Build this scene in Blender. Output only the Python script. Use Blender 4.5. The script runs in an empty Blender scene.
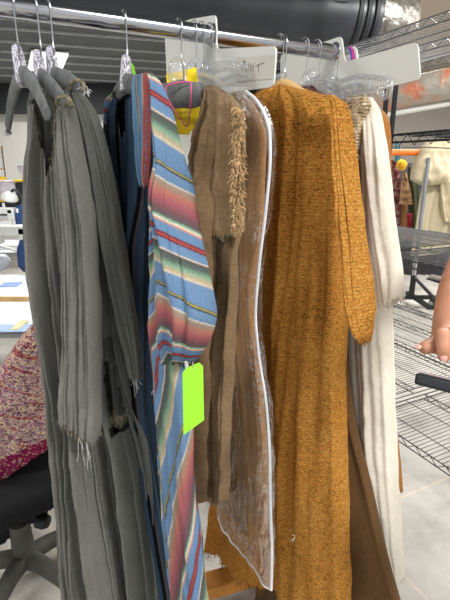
import bpy, bmesh, math, random
import numpy as np
from mathutils import Vector, noise as mnoise

scene = bpy.context.scene
COL = scene.collection
rnd = random.Random(7)

# ------------------------------------------------------------------ camera frame (metres, floor z=0, eye 1.5 m)
F = 440.0
PITCH = math.radians(16.5)
CP, SP = math.cos(PITCH), math.sin(PITCH)
EYE = np.array([0.0, 0.0, 1.5])


def ray(x, y):
    a = (x - 225) / F
    b = (300 - y) / F
    return np.array([a, CP + SP * b, -SP + CP * b])


def P3(x, y, dep):
    """point seen at x, y at a given distance along the view axis"""
    return EYE + ray(x, y) * dep


def on_z(x, y, z):
    r = ray(x, y)
    return EYE + r * ((z - EYE[2]) / r[2])


def at_Y(x, y, Y):
    r = ray(x, y)
    return EYE + r * (Y / r[1])


def on_vert(x, y, O, h):
    """(u, z) where the ray meets the vertical plane through O along h"""
    r = ray(x, y)
    nx, ny = -h[1], h[0]
    t = (O[0] * nx + O[1] * ny) / (r[0] * nx + r[1] * ny)
    p = EYE + r * t
    return (p[0] - O[0]) * h[0] + (p[1] - O[1]) * h[1], p[2]


# the rail: its line in the room
RA = np.array([-.35795, .80447, 1.75118])
D = np.array([.89762, .44077, 0.0])
N = np.array([.44077, -.89762, 0.0])     # hanger direction, towards the aisle
RZ = RA[2]


def rail(s):
    return RA + D * s


def rail_at(px):
    lo, hi = -2.0, 3.0
    for _ in range(50):
        m = (lo + hi) / 2
        p = RA + D * m - EYE
        x = 225 + F * p[0] / (CP * p[1] - SP * p[2])
        if x < px:
            lo = m
        else:
            hi = m
    return lo


# ------------------------------------------------------------------ materials
def lin(c):
    out = []
    for v in c:
        v = v / 255.0
        out.append(v / 12.92 if v <= .04045 else ((v + .055) / 1.055) ** 2.4)
    return (*out, 1.0)


class NT:
    def __init__(self, name):
        self.m = bpy.data.materials.new(name)
        self.m.use_nodes = True
        self.t = self.m.node_tree
        self.b = self.t.nodes['Principled BSDF']
        self.out = self.t.nodes['Material Output']

    def n(self, kind, **kw):
        nd = self.t.nodes.new(kind)
        for k, v in kw.items():
            if k in nd.inputs:
                nd.inputs[k].default_value = v
            else:
                setattr(nd, k, v)
        return nd

    def l(self, a, b):
        self.t.links.new(a, b)

    def ramp(self, fac, stops, interp='LINEAR'):
        r = self.t.nodes.new('ShaderNodeValToRGB')
        cr = r.color_ramp
        cr.interpolation = interp
        while len(cr.elements) < len(stops):
            cr.elements.new(.5)
        for e, (p, c) in zip(cr.elements, stops):
            e.position = p
            e.color = lin(c) if len(c) == 3 else c
        if fac is not None:
            self.l(fac, r.inputs[0])
        return r

    def math(self, op, a, b=None, c=None):
        m = self.t.nodes.new('ShaderNodeMath')
        m.operation = op
        for i, v in enumerate((a, b, c)):
            if v is None:
                continue
            if isinstance(v, (int, float)):
                m.inputs[i].default_value = v
            else:
                self.l(v, m.inputs[i])
        return m.outputs[0]

    def bump(self, h, strength=.3, dist=.003):
        b = self.n('ShaderNodeBump', Strength=strength, Distance=dist)
        self.l(h, b.inputs['Height'])
        self.l(b.outputs[0], self.b.inputs['Normal'])
        return b

    def mix(self, fac, a, b, mode='MIX'):
        m = self.t.nodes.new('ShaderNodeMix')
        m.data_type = 'RGBA'
        m.blend_type = mode
        for v, s in ((fac, m.inputs[0]), (a, m.inputs[6]), (b, m.inputs[7])):
            if isinstance(v, (int, float, tuple)):
                s.default_value = v
            else:
                self.l(v, s)
        return m.outputs[2]


def plain(name, c, rough=.5, metal=0, var=.06, scale=20, bump=0, spec=.4):
    k = NT(name)
    tc = k.n('ShaderNodeTexCoord')
    nz = k.n('ShaderNodeTexNoise', Scale=scale, Detail=4.0)
    k.l(tc.outputs['Object'], nz.inputs['Vector'])
    lo = tuple(max(0, v * (1 - var)) for v in c)
    hi = tuple(min(255, v * (1 + var)) for v in c)
    r = k.ramp(nz.outputs['Fac'], [(.3, lo), (.7, hi)])
    k.l(r.outputs[0], k.b.inputs['Base Color'])
    k.b.inputs['Roughness'].default_value = rough
    k.b.inputs['Metallic'].default_value = metal
    k.b.inputs['Specular IOR Level'].default_value = spec
    if bump:
        k.bump(nz.outputs['Fac'], bump)
    return k.m


def cloth(name, c, c2, scale=420, slub=(60, 9), bump=.35, mott=9.0, rough=.95, sheen=0.1):
    """woven cloth: uneven slub threads both ways over a soft mottle (UV is in metres)"""
    k = NT(name)
    uv = k.n('ShaderNodeUVMap', uv_map='UVMap')
    mp = k.n('ShaderNodeMapping')
    mp.inputs['Scale'].default_value = (scale, scale * .22, 1)
    mp2 = k.n('ShaderNodeMapping')
    mp2.inputs['Scale'].default_value = (scale * .22, scale, 1)
    k.l(uv.outputs[0], mp.inputs[0]); k.l(uv.outputs[0], mp2.inputs[0])
    a = k.n('ShaderNodeTexNoise', Scale=1.0, Detail=2.0)
    b = k.n('ShaderNodeTexNoise', Scale=1.0, Detail=2.0)
    k.l(mp.outputs[0], a.inputs['Vector']); k.l(mp2.outputs[0], b.inputs['Vector'])
    tc = k.n('ShaderNodeTexCoord')
    m = k.n('ShaderNodeTexNoise', Scale=mott, Detail=3.0)
    k.l(tc.outputs['Object'], m.inputs['Vector'])
    w = k.math('ADD', k.math('MULTIPLY', a.outputs['Fac'], .5), k.math('MULTIPLY', b.outputs['Fac'], .5))
    t = k.math('ADD', k.math('MULTIPLY', w, .6), k.math('MULTIPLY', m.outputs['Fac'], .4))
    r = k.ramp(t, [(.3, c2), (.7, c)])
    k.l(r.outputs[0], k.b.inputs['Base Color'])
    k.b.inputs['Roughness'].default_value = rough
    k.b.inputs['Specular IOR Level'].default_value = .1
    k.b.inputs['Sheen Weight'].default_value = sheen
    cr = k.n('ShaderNodeTexNoise', Scale=28.0, Detail=4.0)
    k.l(tc.outputs['Object'], cr.inputs['Vector'])
    k.bump(k.math('ADD', k.math('MULTIPLY', w, .35), k.math('MULTIPLY', cr.outputs['Fac'], 1.6)), bump, .006)
    return k.m


def knit(name, stops, cell=330, row=1000, bump=.8, mott=6.0, rowamp=.35):
    """loopy knit: small coloured loops in rows (UV is in metres)"""
    k = NT(name)
    uv = k.n('ShaderNodeUVMap', uv_map='UVMap')
    mp = k.n('ShaderNodeMapping')
    mp.inputs['Scale'].default_value = (cell * .7, cell, 1)
    k.l(uv.outputs[0], mp.inputs[0])
    v = k.n('ShaderNodeTexVoronoi', Scale=1.0)
    k.l(mp.outputs[0], v.inputs['Vector'])
    sep = k.n('ShaderNodeSeparateColor')
    k.l(v.outputs['Color'], sep.inputs[0])
    wv = k.n('ShaderNodeTexWave', Scale=row / 20.0, Distortion=2.5, Detail=2.0)
    wv.bands_direction = 'Y'
    k.l(uv.outputs[0], wv.inputs['Vector'])
    tc = k.n('ShaderNodeTexCoord')
    m = k.n('ShaderNodeTexNoise', Scale=mott, Detail=3.0)
    k.l(tc.outputs['Object'], m.inputs['Vector'])
    f = k.math('ADD', k.math('MULTIPLY', sep.outputs[0], .6), k.math('MULTIPLY', wv.outputs['Fac'], rowamp))
    f = k.math('ADD', f, k.math('MULTIPLY', k.math('SUBTRACT', m.outputs['Fac'], .5), .5))
    r = k.ramp(f, stops)
    k.l(r.outputs[0], k.b.inputs['Base Color'])
    k.b.inputs['Roughness'].default_value = .95
    k.b.inputs['Specular IOR Level'].default_value = .08
    h = k.math('ADD', k.math('SUBTRACT', 1.0, v.outputs['Distance']), k.math('MULTIPLY', wv.outputs['Fac'], .6))
    k.bump(h, bump * .45, .0022)
    return k.m


SERAPE = [(.0, (61, 67, 57)), (.012, (173, 161, 105)), (.026, (48, 53, 48)), (.04, (112, 141, 174)), (.11, (106, 137, 172)),
          (.12, (211, 199, 184)), (.135, (152, 141, 126)), (.175, (163, 129, 113)), (.20, (179, 117, 103)), (.27, (162, 94, 101)),
          (.35, (114, 82, 88)), (.39, (95, 91, 90)), (.41, (127, 164, 141)), (.425, (218, 209, 191)), (.44, (204, 140, 113)),
          (.455, (108, 139, 174)), (.52, (103, 135, 170)), (.53, (112, 41, 51)), (.55, (177, 87, 79)), (.565, (107, 39, 49)),
          (.58, (106, 137, 172)), (.645, (110, 141, 174)), (.655, (222, 198, 179)), (.67, (85, 88, 87)), (.72, (90, 102, 96)),
          (.765, (129, 164, 139)), (.81, (181, 167, 138)), (.835, (207, 191, 169)), (.85, (110, 141, 174)), (1.0, (105, 135, 170))]


def stripes(name, ku, kv, kabs=0.0, pivot=.4, off=0.0, stops=SERAPE, rep=1.0, metres=False):
    """woven stripes; the stripe coordinate is ku*v + kv*t + kabs*|v-pivot| of the panel"""
    k = NT(name)
    uv = k.n('ShaderNodeUVMap', uv_map='UVMap' if metres else 'panel')
    sx = k.n('ShaderNodeSeparateXYZ')
    k.l(uv.outputs[0], sx.inputs[0])
    q = k.math('ADD', k.math('MULTIPLY', sx.outputs[0], ku), k.math('MULTIPLY', sx.outputs[1], kv))
    if kabs:
        q = k.math('ADD', q, k.math('MULTIPLY', k.math('ABSOLUTE', k.math('SUBTRACT', sx.outputs[0], pivot)), kabs))
    uvm = k.n('ShaderNodeUVMap', uv_map='UVMap')
    mp = k.n('ShaderNodeMapping')
    mp.inputs['Scale'].default_value = (420, 420, 1)
    k.l(uvm.outputs[0], mp.inputs[0])
    w = k.n('ShaderNodeTexNoise', Scale=1.0, Detail=2.0)
    k.l(mp.outputs[0], w.inputs['Vector'])
    q = k.math('ADD', q, k.math('MULTIPLY', k.math('SUBTRACT', w.outputs['Fac'], .5), .03))
    fr = k.math('FRACT', k.math('ADD', k.math('MULTIPLY', q, rep), off + 20))
    r = k.ramp(fr, stops)
    ml = k.math('ADD', k.math('MULTIPLY', w.outputs['Fac'], .7), .62)
    mx = k.t.nodes.new('ShaderNodeVectorMath')
    mx.operation = 'SCALE'
    k.l(r.outputs[0], mx.inputs[0]); k.l(ml, mx.inputs['Scale'])
    k.l(mx.outputs[0], k.b.inputs['Base Color'])
    k.b.inputs['Roughness'].default_value = .95
    k.b.inputs['Specular IOR Level'].default_value = .08
    k.bump(w.outputs['Fac'], .5, .003)
    return k.m


def clear(name, tint=(255, 255, 255), opacity=.12, rough=.12, bump=0, scale=30, streak=1.0, milky=.05, gloss=.22, crease_glint=0):
    k = NT(name)
    tr = k.n('ShaderNodeBsdfTransparent')
    tr.inputs[0].default_value = lin(tint)
    gl = k.n('ShaderNodeBsdfGlossy', Roughness=rough)
    gl.inputs[0].default_value = (1, 1, 1, 1)
    df = k.n('ShaderNodeBsdfDiffuse')
    df.inputs[0].default_value = lin((225, 225, 228))
    lw = k.n('ShaderNodeLayerWeight', Blend=.35)
    m1 = k.n('ShaderNodeMixShader')
    k.l(k.math('ADD', k.math('MULTIPLY', lw.outputs['Fresnel'], gloss * 2.2), opacity * .5), m1.inputs[0])
    k.l(tr.outputs[0], m1.inputs[1]); k.l(gl.outputs[0], m1.inputs[2])
    m2 = k.n('ShaderNodeMixShader')
    m2.inputs[0].default_value = milky
    k.l(m1.outputs[0], m2.inputs[1]); k.l(df.outputs[0], m2.inputs[2])
    if bump:
        tc = k.n('ShaderNodeTexCoord')
        mp = k.n('ShaderNodeMapping')
        mp.inputs['Scale'].default_value = (1, 1, streak)
        k.l(tc.outputs['Object'], mp.inputs[0])
        nz = k.n('ShaderNodeTexNoise', Scale=scale, Detail=3.0, Distortion=1.2)
        k.l(mp.outputs[0], nz.inputs['Vector'])
        b = k.n('ShaderNodeBump', Strength=bump, Distance=.02)
        k.l(nz.outputs['Fac'], b.inputs['Height'])
        for s in (gl, df, lw):
            k.l(b.outputs[0], s.inputs['Normal'])
    if crease_glint:  # diffuse white streaks painted in for reflections along the vinyl's wrinkles
        tc2 = k.n('ShaderNodeTexCoord')
        mpc = k.n('ShaderNodeMapping')
        mpc.inputs['Scale'].default_value = (1, 1, .45)
        k.l(tc2.outputs['Object'], mpc.inputs[0])
        c1 = k.n('ShaderNodeTexNoise', Scale=70.0, Detail=3.0, Distortion=2.5)
        c2 = k.n('ShaderNodeTexNoise', Scale=9.0, Detail=2.0)
        k.l(mpc.outputs[0], c1.inputs['Vector']); k.l(tc2.outputs['Object'], c2.inputs['Vector'])
        rid = k.math('SUBTRACT', 1.0, k.math('MULTIPLY', k.math('ABSOLUTE', k.math('SUBTRACT', c1.outputs['Fac'], .5)), 26.0))
        rid = k.math('MAXIMUM', rid, 0.0)
        msk = k.math('MINIMUM', k.math('MAXIMUM', k.math('MULTIPLY', k.math('SUBTRACT', c2.outputs['Fac'], .47), 7.0), 0.05), 1.0)
        k.l(k.math('ADD', k.math('MULTIPLY', k.math('MULTIPLY', rid, msk), crease_glint), milky), m2.inputs[0])
    k.l(m2.outputs[0], k.out.inputs['Surface'])
    return k.m


def glow(name, c, st):
    k = NT(name)
    k.b.inputs['Base Color'].default_value = lin(c)
    k.b.inputs['Emission Color'].default_value = lin(c)
    k.b.inputs['Emission Strength'].default_value = st
    return k.m


M = {}
M['grey'] = cloth('grey_linen', (134, 132, 126), (98, 97, 92), bump=.5, mott=7)
M['grey2'] = cloth('grey_green_linen', (116, 118, 112), (86, 88, 84), bump=.5, mott=7)
M['grey_dark'] = plain('charcoal_felt', (108, 110, 110), .9, var=.16, scale=45, bump=.2, spec=.1)
M['rope'] = plain('frayed_olive_yarn', (112, 106, 88), .95, var=.35, scale=130, bump=.6, spec=.1)
M['thread'] = plain('pale_thread', (216, 218, 218), .9, var=.08, scale=60, spec=.1)
M['thread_tan'] = plain('tan_thread', (150, 138, 112), .9, var=.2, scale=90, spec=.1)
M['serape_sleeve'] = stripes('serape_weave_across', 1.7, -5.3, -4.1, 0, .09, metres=True)
M['serape_panel'] = stripes('serape_weave_lengthwise', 5.6, -1.6, 0, .4, .42, metres=True)
M['serape_cuff'] = stripes('serape_weave_cuff', .9, .55, 0, .4, .06)
SHADED_STRIPES = [(.0, (42, 57, 74)), (.16, (50, 67, 85)), (.2, (13, 15, 19)), (.26, (13, 14, 18)), (.3, (81, 70, 69)), (.34, (47, 64, 82)), (.5, (55, 72, 90)),
        (.54, (31, 34, 29)), (.58, (38, 49, 63)), (.72, (45, 60, 78)), (.76, (10, 12, 16)), (.84, (14, 17, 21)), (.88, (50, 68, 85)), (1, (42, 57, 74))]
M['serape_body'] = stripes('shade_darkened_stripes', 11.0, .2, 0, .4, .1, stops=SHADED_STRIPES, metres=True)  # robe stripes with the shade between garments darkened into their colour
M['serape_band'] = stripes('blue_band_weave', 1.0, 0.0, 0, .4, .0,
                           stops=[(0, (104, 140, 172)), (.25, (112, 148, 180)), (.3, (80, 100, 96)), (.36, (176, 150, 120)), (.42, (84, 116, 146)), (.7, (108, 146, 178)),
                                  (.76, (190, 170, 150)), (.82, (172, 96, 90)), (1, (164, 84, 84))])
M['ochre'] = knit('ochre_knit', [(.0, (92, 58, 22)), (.1, (138, 92, 38)), (.3, (170, 119, 50)), (.50, (186, 134, 60)), (.56, (178, 96, 50)), (.61, (188, 138, 66)), (.72, (198, 154, 82))], cell=430, bump=.28, rowamp=.12)
M['cream'] = cloth('cream_gauze', (246, 240, 226), (222, 213, 194), scale=330, bump=.5, mott=10)
M['lace'] = knit('beige_lace_knit', [(.05, (120, 98, 76)), (.3, (168, 146, 116)), (.6, (196, 176, 146)), (.9, (224, 208, 184))], cell=240, bump=1.0)
M['brown_rag'] = cloth('brown_burlap', (150, 124, 94), (100, 78, 54), scale=300, bump=.7, mott=14)
M['bagged'] = cloth('taupe_cloth', (184, 142, 94), (138, 102, 64), scale=200, bump=.4, mott=8)
M['brown_robe'] = cloth('brown_twill', (108, 80, 50), (82, 58, 34), scale=200, bump=.3, mott=5)
M['tan_robe'] = cloth('tan_twill', (186, 126, 62), (150, 96, 44), scale=200, bump=.3, mott=6)
M['fringe'] = plain('shaggy_tan_fringe', (178, 150, 112), .95, var=.25, scale=120, bump=.5, spec=.1)
M['maroon'] = knit('maroon_boucle', [(.05, (38, 18, 20)), (.4, (78, 42, 44)), (.8, (120, 80, 78)), (.98, (170, 130, 120))], cell=420, bump=1.0)
M['pinkknit'] = None
M['chrome'] = plain('chrome', (186, 188, 194), .17, 1.0, var=.02, spec=.5)
M['wire'] = plain('steel_wire', (178, 180, 182), .28, 1.0, var=.04)
M['wood'] = plain('orange_wood', (206, 138, 62), .45, var=.12, scale=14)
M['white_plastic'] = plain('white_plastic', (226, 227, 221), .45, var=.012, scale=5)
M['tape'] = plain('frosted_tape', (215, 212, 200), .35, var=.02)
M['ink'] = plain('grey_ink', (112, 112, 114), .7)
M['clear'] = clear('clear_plastic', (250, 251, 252), .06, .08, .15, 60, milky=.13, gloss=.2)
M['bag'] = clear('clear_vinyl', (251, 249, 246), .02, .08, .6, 40, .3, milky=.01, gloss=.12, crease_glint=.5)
M['foil'] = None
M['yellow'] = plain('yellow_paper', (246, 214, 22), .7, var=.03)
M['neon'] = plain('neon_green_card', (150, 234, 44), .6, var=.015)
M['pink'] = plain('pink_cord', (236, 98, 150), .6)
M['black'] = plain('black_plastic', (30, 31, 33), .55, var=.1)
M['blackfab'] = plain('black_mesh_cloth', (34, 34, 36), .9, var=.12, scale=200, bump=.2, spec=.15)
M['blackwire'] = plain('black_wire', (40, 41, 44), .38, .3, var=.1, spec=.5)
M['base_grey'] = plain('dusty_grey_plastic', (84, 82, 76), .65, var=.14, scale=16)
M['skin'] = plain('skin', (192, 136, 108), .55, var=.08, scale=30, bump=.08)
M['nail'] = plain('fingernail', (220, 166, 150), .3, var=.03)
M['tote'] = plain('black_tote_plastic', (42, 44, 48), .5)
M['yellow_lid'] = plain('yellow_lid_plastic', (240, 206, 40), .5)
M['white_paint'] = plain('white_machine_paint', (214, 215, 212), .4, var=.03)
M['tabletop'] = plain('white_laminate', (226, 229, 232), .35, var=.02)
M['table_edge'] = plain('grey_table_edge', (140, 142, 142), .5)
M['blue'] = plain('blue_cloth', (54, 74, 116), .85, var=.15, spec=.1)
M['sky'] = plain('blue_paper', (132, 164, 226), .6)
M['orange'] = plain('orange_powder_coat', (244, 122, 44), .45)
M['woodpale'] = plain('pale_wood', (212, 176, 120), .5, var=.1, scale=10)
M['paper'] = plain('white_paper', (232, 234, 238), .7, var=.02)


def foil():
    k = NT('silver_tinsel_wrap')
    tc = k.n('ShaderNodeTexCoord')
    mp = k.n('ShaderNodeMapping')
    mp.inputs['Scale'].default_value = (700, 700, 160)
    k.l(tc.outputs['Object'], mp.inputs[0])
    v = k.n('ShaderNodeTexVoronoi', Scale=1.0)
    k.l(mp.outputs[0], v.inputs['Vector'])
    sep = k.n('ShaderNodeSeparateColor')
    k.l(v.outputs['Color'], sep.inputs[0])
    r = k.ramp(sep.outputs[0], [(.0, (120, 116, 134)), (.35, (180, 176, 194)), (.6, (236, 234, 242)), (1, (250, 250, 252))])
    k.l(r.outputs[0], k.b.inputs['Base Color'])
    k.b.inputs['Metallic'].default_value = .0
    k.b.inputs['Roughness'].default_value = .4
    k.bump(v.outputs['Distance'], .8, .003)
    return k.m


M['foil'] = foil()


def shawl_mat():
    k = NT('pink_speckled_knit')
    uv = k.n('ShaderNodeUVMap', uv_map='UVMap')
    mp = k.n('ShaderNodeMapping')
    mp.inputs['Rotation'].default_value = (0, 0, math.radians(20))
    k.l(uv.outputs[0], mp.inputs[0])
    nz = k.n('ShaderNodeTexNoise', Scale=1.0, Detail=3.0)
    m2 = k.n('ShaderNodeMapping')
    m2.inputs['Scale'].default_value = (7, 62, 1)
    k.l(mp.outputs[0], m2.inputs[0]); k.l(m2.outputs[0], nz.inputs['Vector'])
    rows = k.ramp(nz.outputs['Fac'], [(.30, (170, 78, 116)), (.38, (198, 130, 150)), (.43, (224, 190, 182)), (.47, (146, 114, 140)), (.52, (216, 168, 170)), (.56, (228, 200, 172)),
                                      (.60, (176, 104, 126)), (.65, (204, 116, 84)), (.70, (160, 84, 112))])
    v = k.n('ShaderNodeTexVoronoi', Scale=1.0)
    m3 = k.n('ShaderNodeMapping')
    m3.inputs['Scale'].default_value = (150, 230, 1)
    k.l(mp.outputs[0], m3.inputs[0]); k.l(m3.outputs[0], v.inputs['Vector'])
    sep = k.n('ShaderNodeSeparateColor')
    k.l(v.outputs['Color'], sep.inputs[0])
    sp = k.ramp(sep.outputs[0], [(0, (58, 44, 74)), (.16, (90, 50, 80)), (.3, (196, 130, 146)), (.7, (222, 172, 160)), (.82, (234, 212, 150)), (1, (238, 222, 196))])
    msk = k.math('GREATER_THAN', k.math('ABSOLUTE', k.math('SUBTRACT', sep.outputs[0], .5)), .3)
    c = k.mix(k.math('MULTIPLY', msk, .75), rows.outputs[0], sp.outputs[0])
    vt = k.n('ShaderNodeUVMap', uv_map='panel')
    sx = k.n('ShaderNodeSeparateXYZ')
    k.l(vt.outputs[0], sx.inputs[0])
    hem = k.math('GREATER_THAN', sx.outputs[1], .84)
    c2 = k.mix(k.math('MULTIPLY', msk, .45), lin((150, 34, 84)), sp.outputs[0])
    c = k.mix(hem, c, c2)
    k.l(c, k.b.inputs['Base Color'])
    k.b.inputs['Roughness'].default_value = .95
    k.b.inputs['Specular IOR Level'].default_value = .08
    k.bump(k.math('ADD', k.math('SUBTRACT', 1.0, v.outputs['Distance']), nz.outputs['Fac']), .9, .006)
    return k.m


M['pinkknit'] = shawl_mat()


# ------------------------------------------------------------------ building helpers
def tag(o, label, cat, group=None, kind=None):
    o['label'] = label
    o['category'] = cat
    if group:
        o['group'] = group
    if kind:
        o['kind'] = kind
    return o


def thing(name, loc, label, cat, group=None):
    o = bpy.data.objects.new(name, None)
    o.empty_display_size = .05
    o.location = loc
    COL.objects.link(o)
    return tag(o, label, cat, group)


def link(name, me, mat, parent=None, smooth=True):
    o = bpy.data.objects.new(name, me)
    me.materials.append(mat)
    if smooth:
        for p in me.polygons:
            p.use_smooth = True
    COL.objects.link(o)
    if parent is not None:
        o.parent = parent
        px = Vector((0, 0, 0))
        q = parent
        while q is not None:
            px += q.location
            q = q.parent
        me.transform(__import__('mathutils').Matrix.Translation(-px))
    return o


class MB:
    def __init__(self):
        self.v, self.f = [], []

    def add(self, vs, fs):
        b = len(self.v)
        self.v += [tuple(map(float, q)) for q in vs]
        self.f += [tuple(b + i for i in f) for f in fs]

    def tube(self, pts, r, seg=8, closed=False, cap=True):
        pts = [np.array(p, float) for p in pts]
        n = len(pts)
        rs = r if isinstance(r, (list, tuple)) else [r] * n
        vs, fs = [], []
        up = None
        for i in range(n):
            a = pts[(i - 1) % n] if (closed or i > 0) else pts[i]
            b = pts[(i + 1) % n] if (closed or i < n - 1) else pts[i]
            t = b - a
            t = t / (np.linalg.norm(t) + 1e-9)
            if up is None:
                up = np.array([0, 0, 1.0]) if abs(t[2]) < .9 else np.array([1.0, 0, 0])
            x = np.cross(up, t)
            x /= np.linalg.norm(x) + 1e-9
            y = np.cross(t, x)
            up = y
            for k in range(seg):
                an = 2 * math.pi * k / seg
                vs.append(pts[i] + rs[i] * (math.cos(an) * x + math.sin(an) * y))
        m = n if closed else n - 1
        for i in range(m):
            for k in range(seg):
                j = (i + 1) % n
                fs.append((i * seg + k, i * seg + (k + 1) % seg, j * seg + (k + 1) % seg, j * seg + k))
        if cap and not closed:
            fs.append(tuple(range(seg))[::-1])
            fs.append(tuple((n - 1) * seg + k for k in range(seg)))
        self.add(vs, fs)
        return self

    def box(self, c, sz, ax=None, ay=None):
        """box centred at c with half axes along ax, ay (horizontal unit vectors) and z"""
        ax = np.array(ax if ax is not None else (1, 0, 0), float)
        ay = np.array(ay if ay is not None else (-ax[1], ax[0], 0), float)
        az = np.cross(ax, ay)
        c = np.array(c, float)
        vs = [c + ax * sx * sz[0] / 2 + ay * sy * sz[1] / 2 + az * s_ * sz[2] / 2 for sx in (-1, 1) for sy in (-1, 1) for s_ in (-1, 1)]
        self.add(vs, [(0, 1, 3, 2), (4, 6, 7, 5), (0, 4, 5, 1), (2, 3, 7, 6), (0, 2, 6, 4), (1, 5, 7, 3)])
        return self

    def lathe(self, c, prof, seg=24, axis=None):
        c = np.array(c, float)
        az = np.array(axis if axis is not None else (0, 0, 1), float)
        az /= np.linalg.norm(az)
        ax = np.cross(az, (0, 1, .01)); ax /= np.linalg.norm(ax)
        ay = np.cross(az, ax)
        vs, fs = [], []
        for r, z in prof:
            for k in range(seg):
                a = 2 * math.pi * k / seg
                vs.append(c + az * z + r * (math.cos(a) * ax + math.sin(a) * ay))
        for i in range(len(prof) - 1):
            for k in range(seg):
                fs.append((i * seg + k, i * seg + (k + 1) % seg, (i + 1) * seg + (k + 1) % seg, (i + 1) * seg + k))
        fs.append(tuple(range(seg))[::-1])
        fs.append(tuple((len(prof) - 1) * seg + k for k in range(seg)))
        self.add(vs, fs)
        return self

    def prism(self, poly, nrm, th):
        """flat polygon (list of 3-D points) thickened by th along nrm"""
        nrm = np.array(nrm, float)
        a = [np.array(p, float) - nrm * th / 2 for p in poly]
        b = [np.array(p, float) + nrm * th / 2 for p in poly]
        n = len(poly)
        self.add(a + b, [tuple(range(n))[::-1], tuple(range(n, 2 * n))] + [(i, (i + 1) % n, n + (i + 1) % n, n + i) for i in range(n)])
        return self

    def build(self, name, mat, parent=None, smooth=True, bevel=0, sharp=True):
        me = bpy.data.meshes.new(name)
        me.from_pydata(self.v, [], self.f)
        bm = bmesh.new()
        bm.from_mesh(me)
        bmesh.ops.recalc_face_normals(bm, faces=bm.faces)
        bm.to_mesh(me)
        bm.free()
        o = link(name, me, mat, parent, smooth)
        if bevel:
            b = o.modifiers.new('bevel', 'BEVEL')
            b.width = bevel
            b.segments = 3
            b.limit_method = 'ANGLE'
        if smooth and sharp:
            for e in me.edges:
                pass
            try:
                me.set_sharp_from_angle(angle=math.radians(40))
            except Exception:
                pass
        return o


def smooth_path(pts, k=8, closed=False):
    pts = [np.array(p, float) for p in pts]
    n = len(pts)
    out = []
    rng = range(n if closed else n - 1)
    for i in rng:
        if closed:
            p0, p1, p2, p3 = pts[(i - 1) % n], pts[i], pts[(i + 1) % n], pts[(i + 2) % n]
        else:
            p1, p2 = pts[i], pts[i + 1]
            p0 = pts[i - 1] if i > 0 else 2 * p1 - p2
            p3 = pts[i + 2] if i + 2 < n else 2 * p2 - p1
        for j in range(k):
            t = j / k
            out.append(.5 * ((2 * p1) + (-p0 + p2) * t + (2 * p0 - 5 * p1 + 4 * p2 - p3) * t * t + (-p0 + 3 * p1 - 3 * p2 + p3) * t ** 3))
    if not closed:
        out.append(pts[-1])
    return out


def horiz(deg):
    a = math.radians(deg)
    return np.array([math.cos(a), math.sin(a), 0.0])


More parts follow.
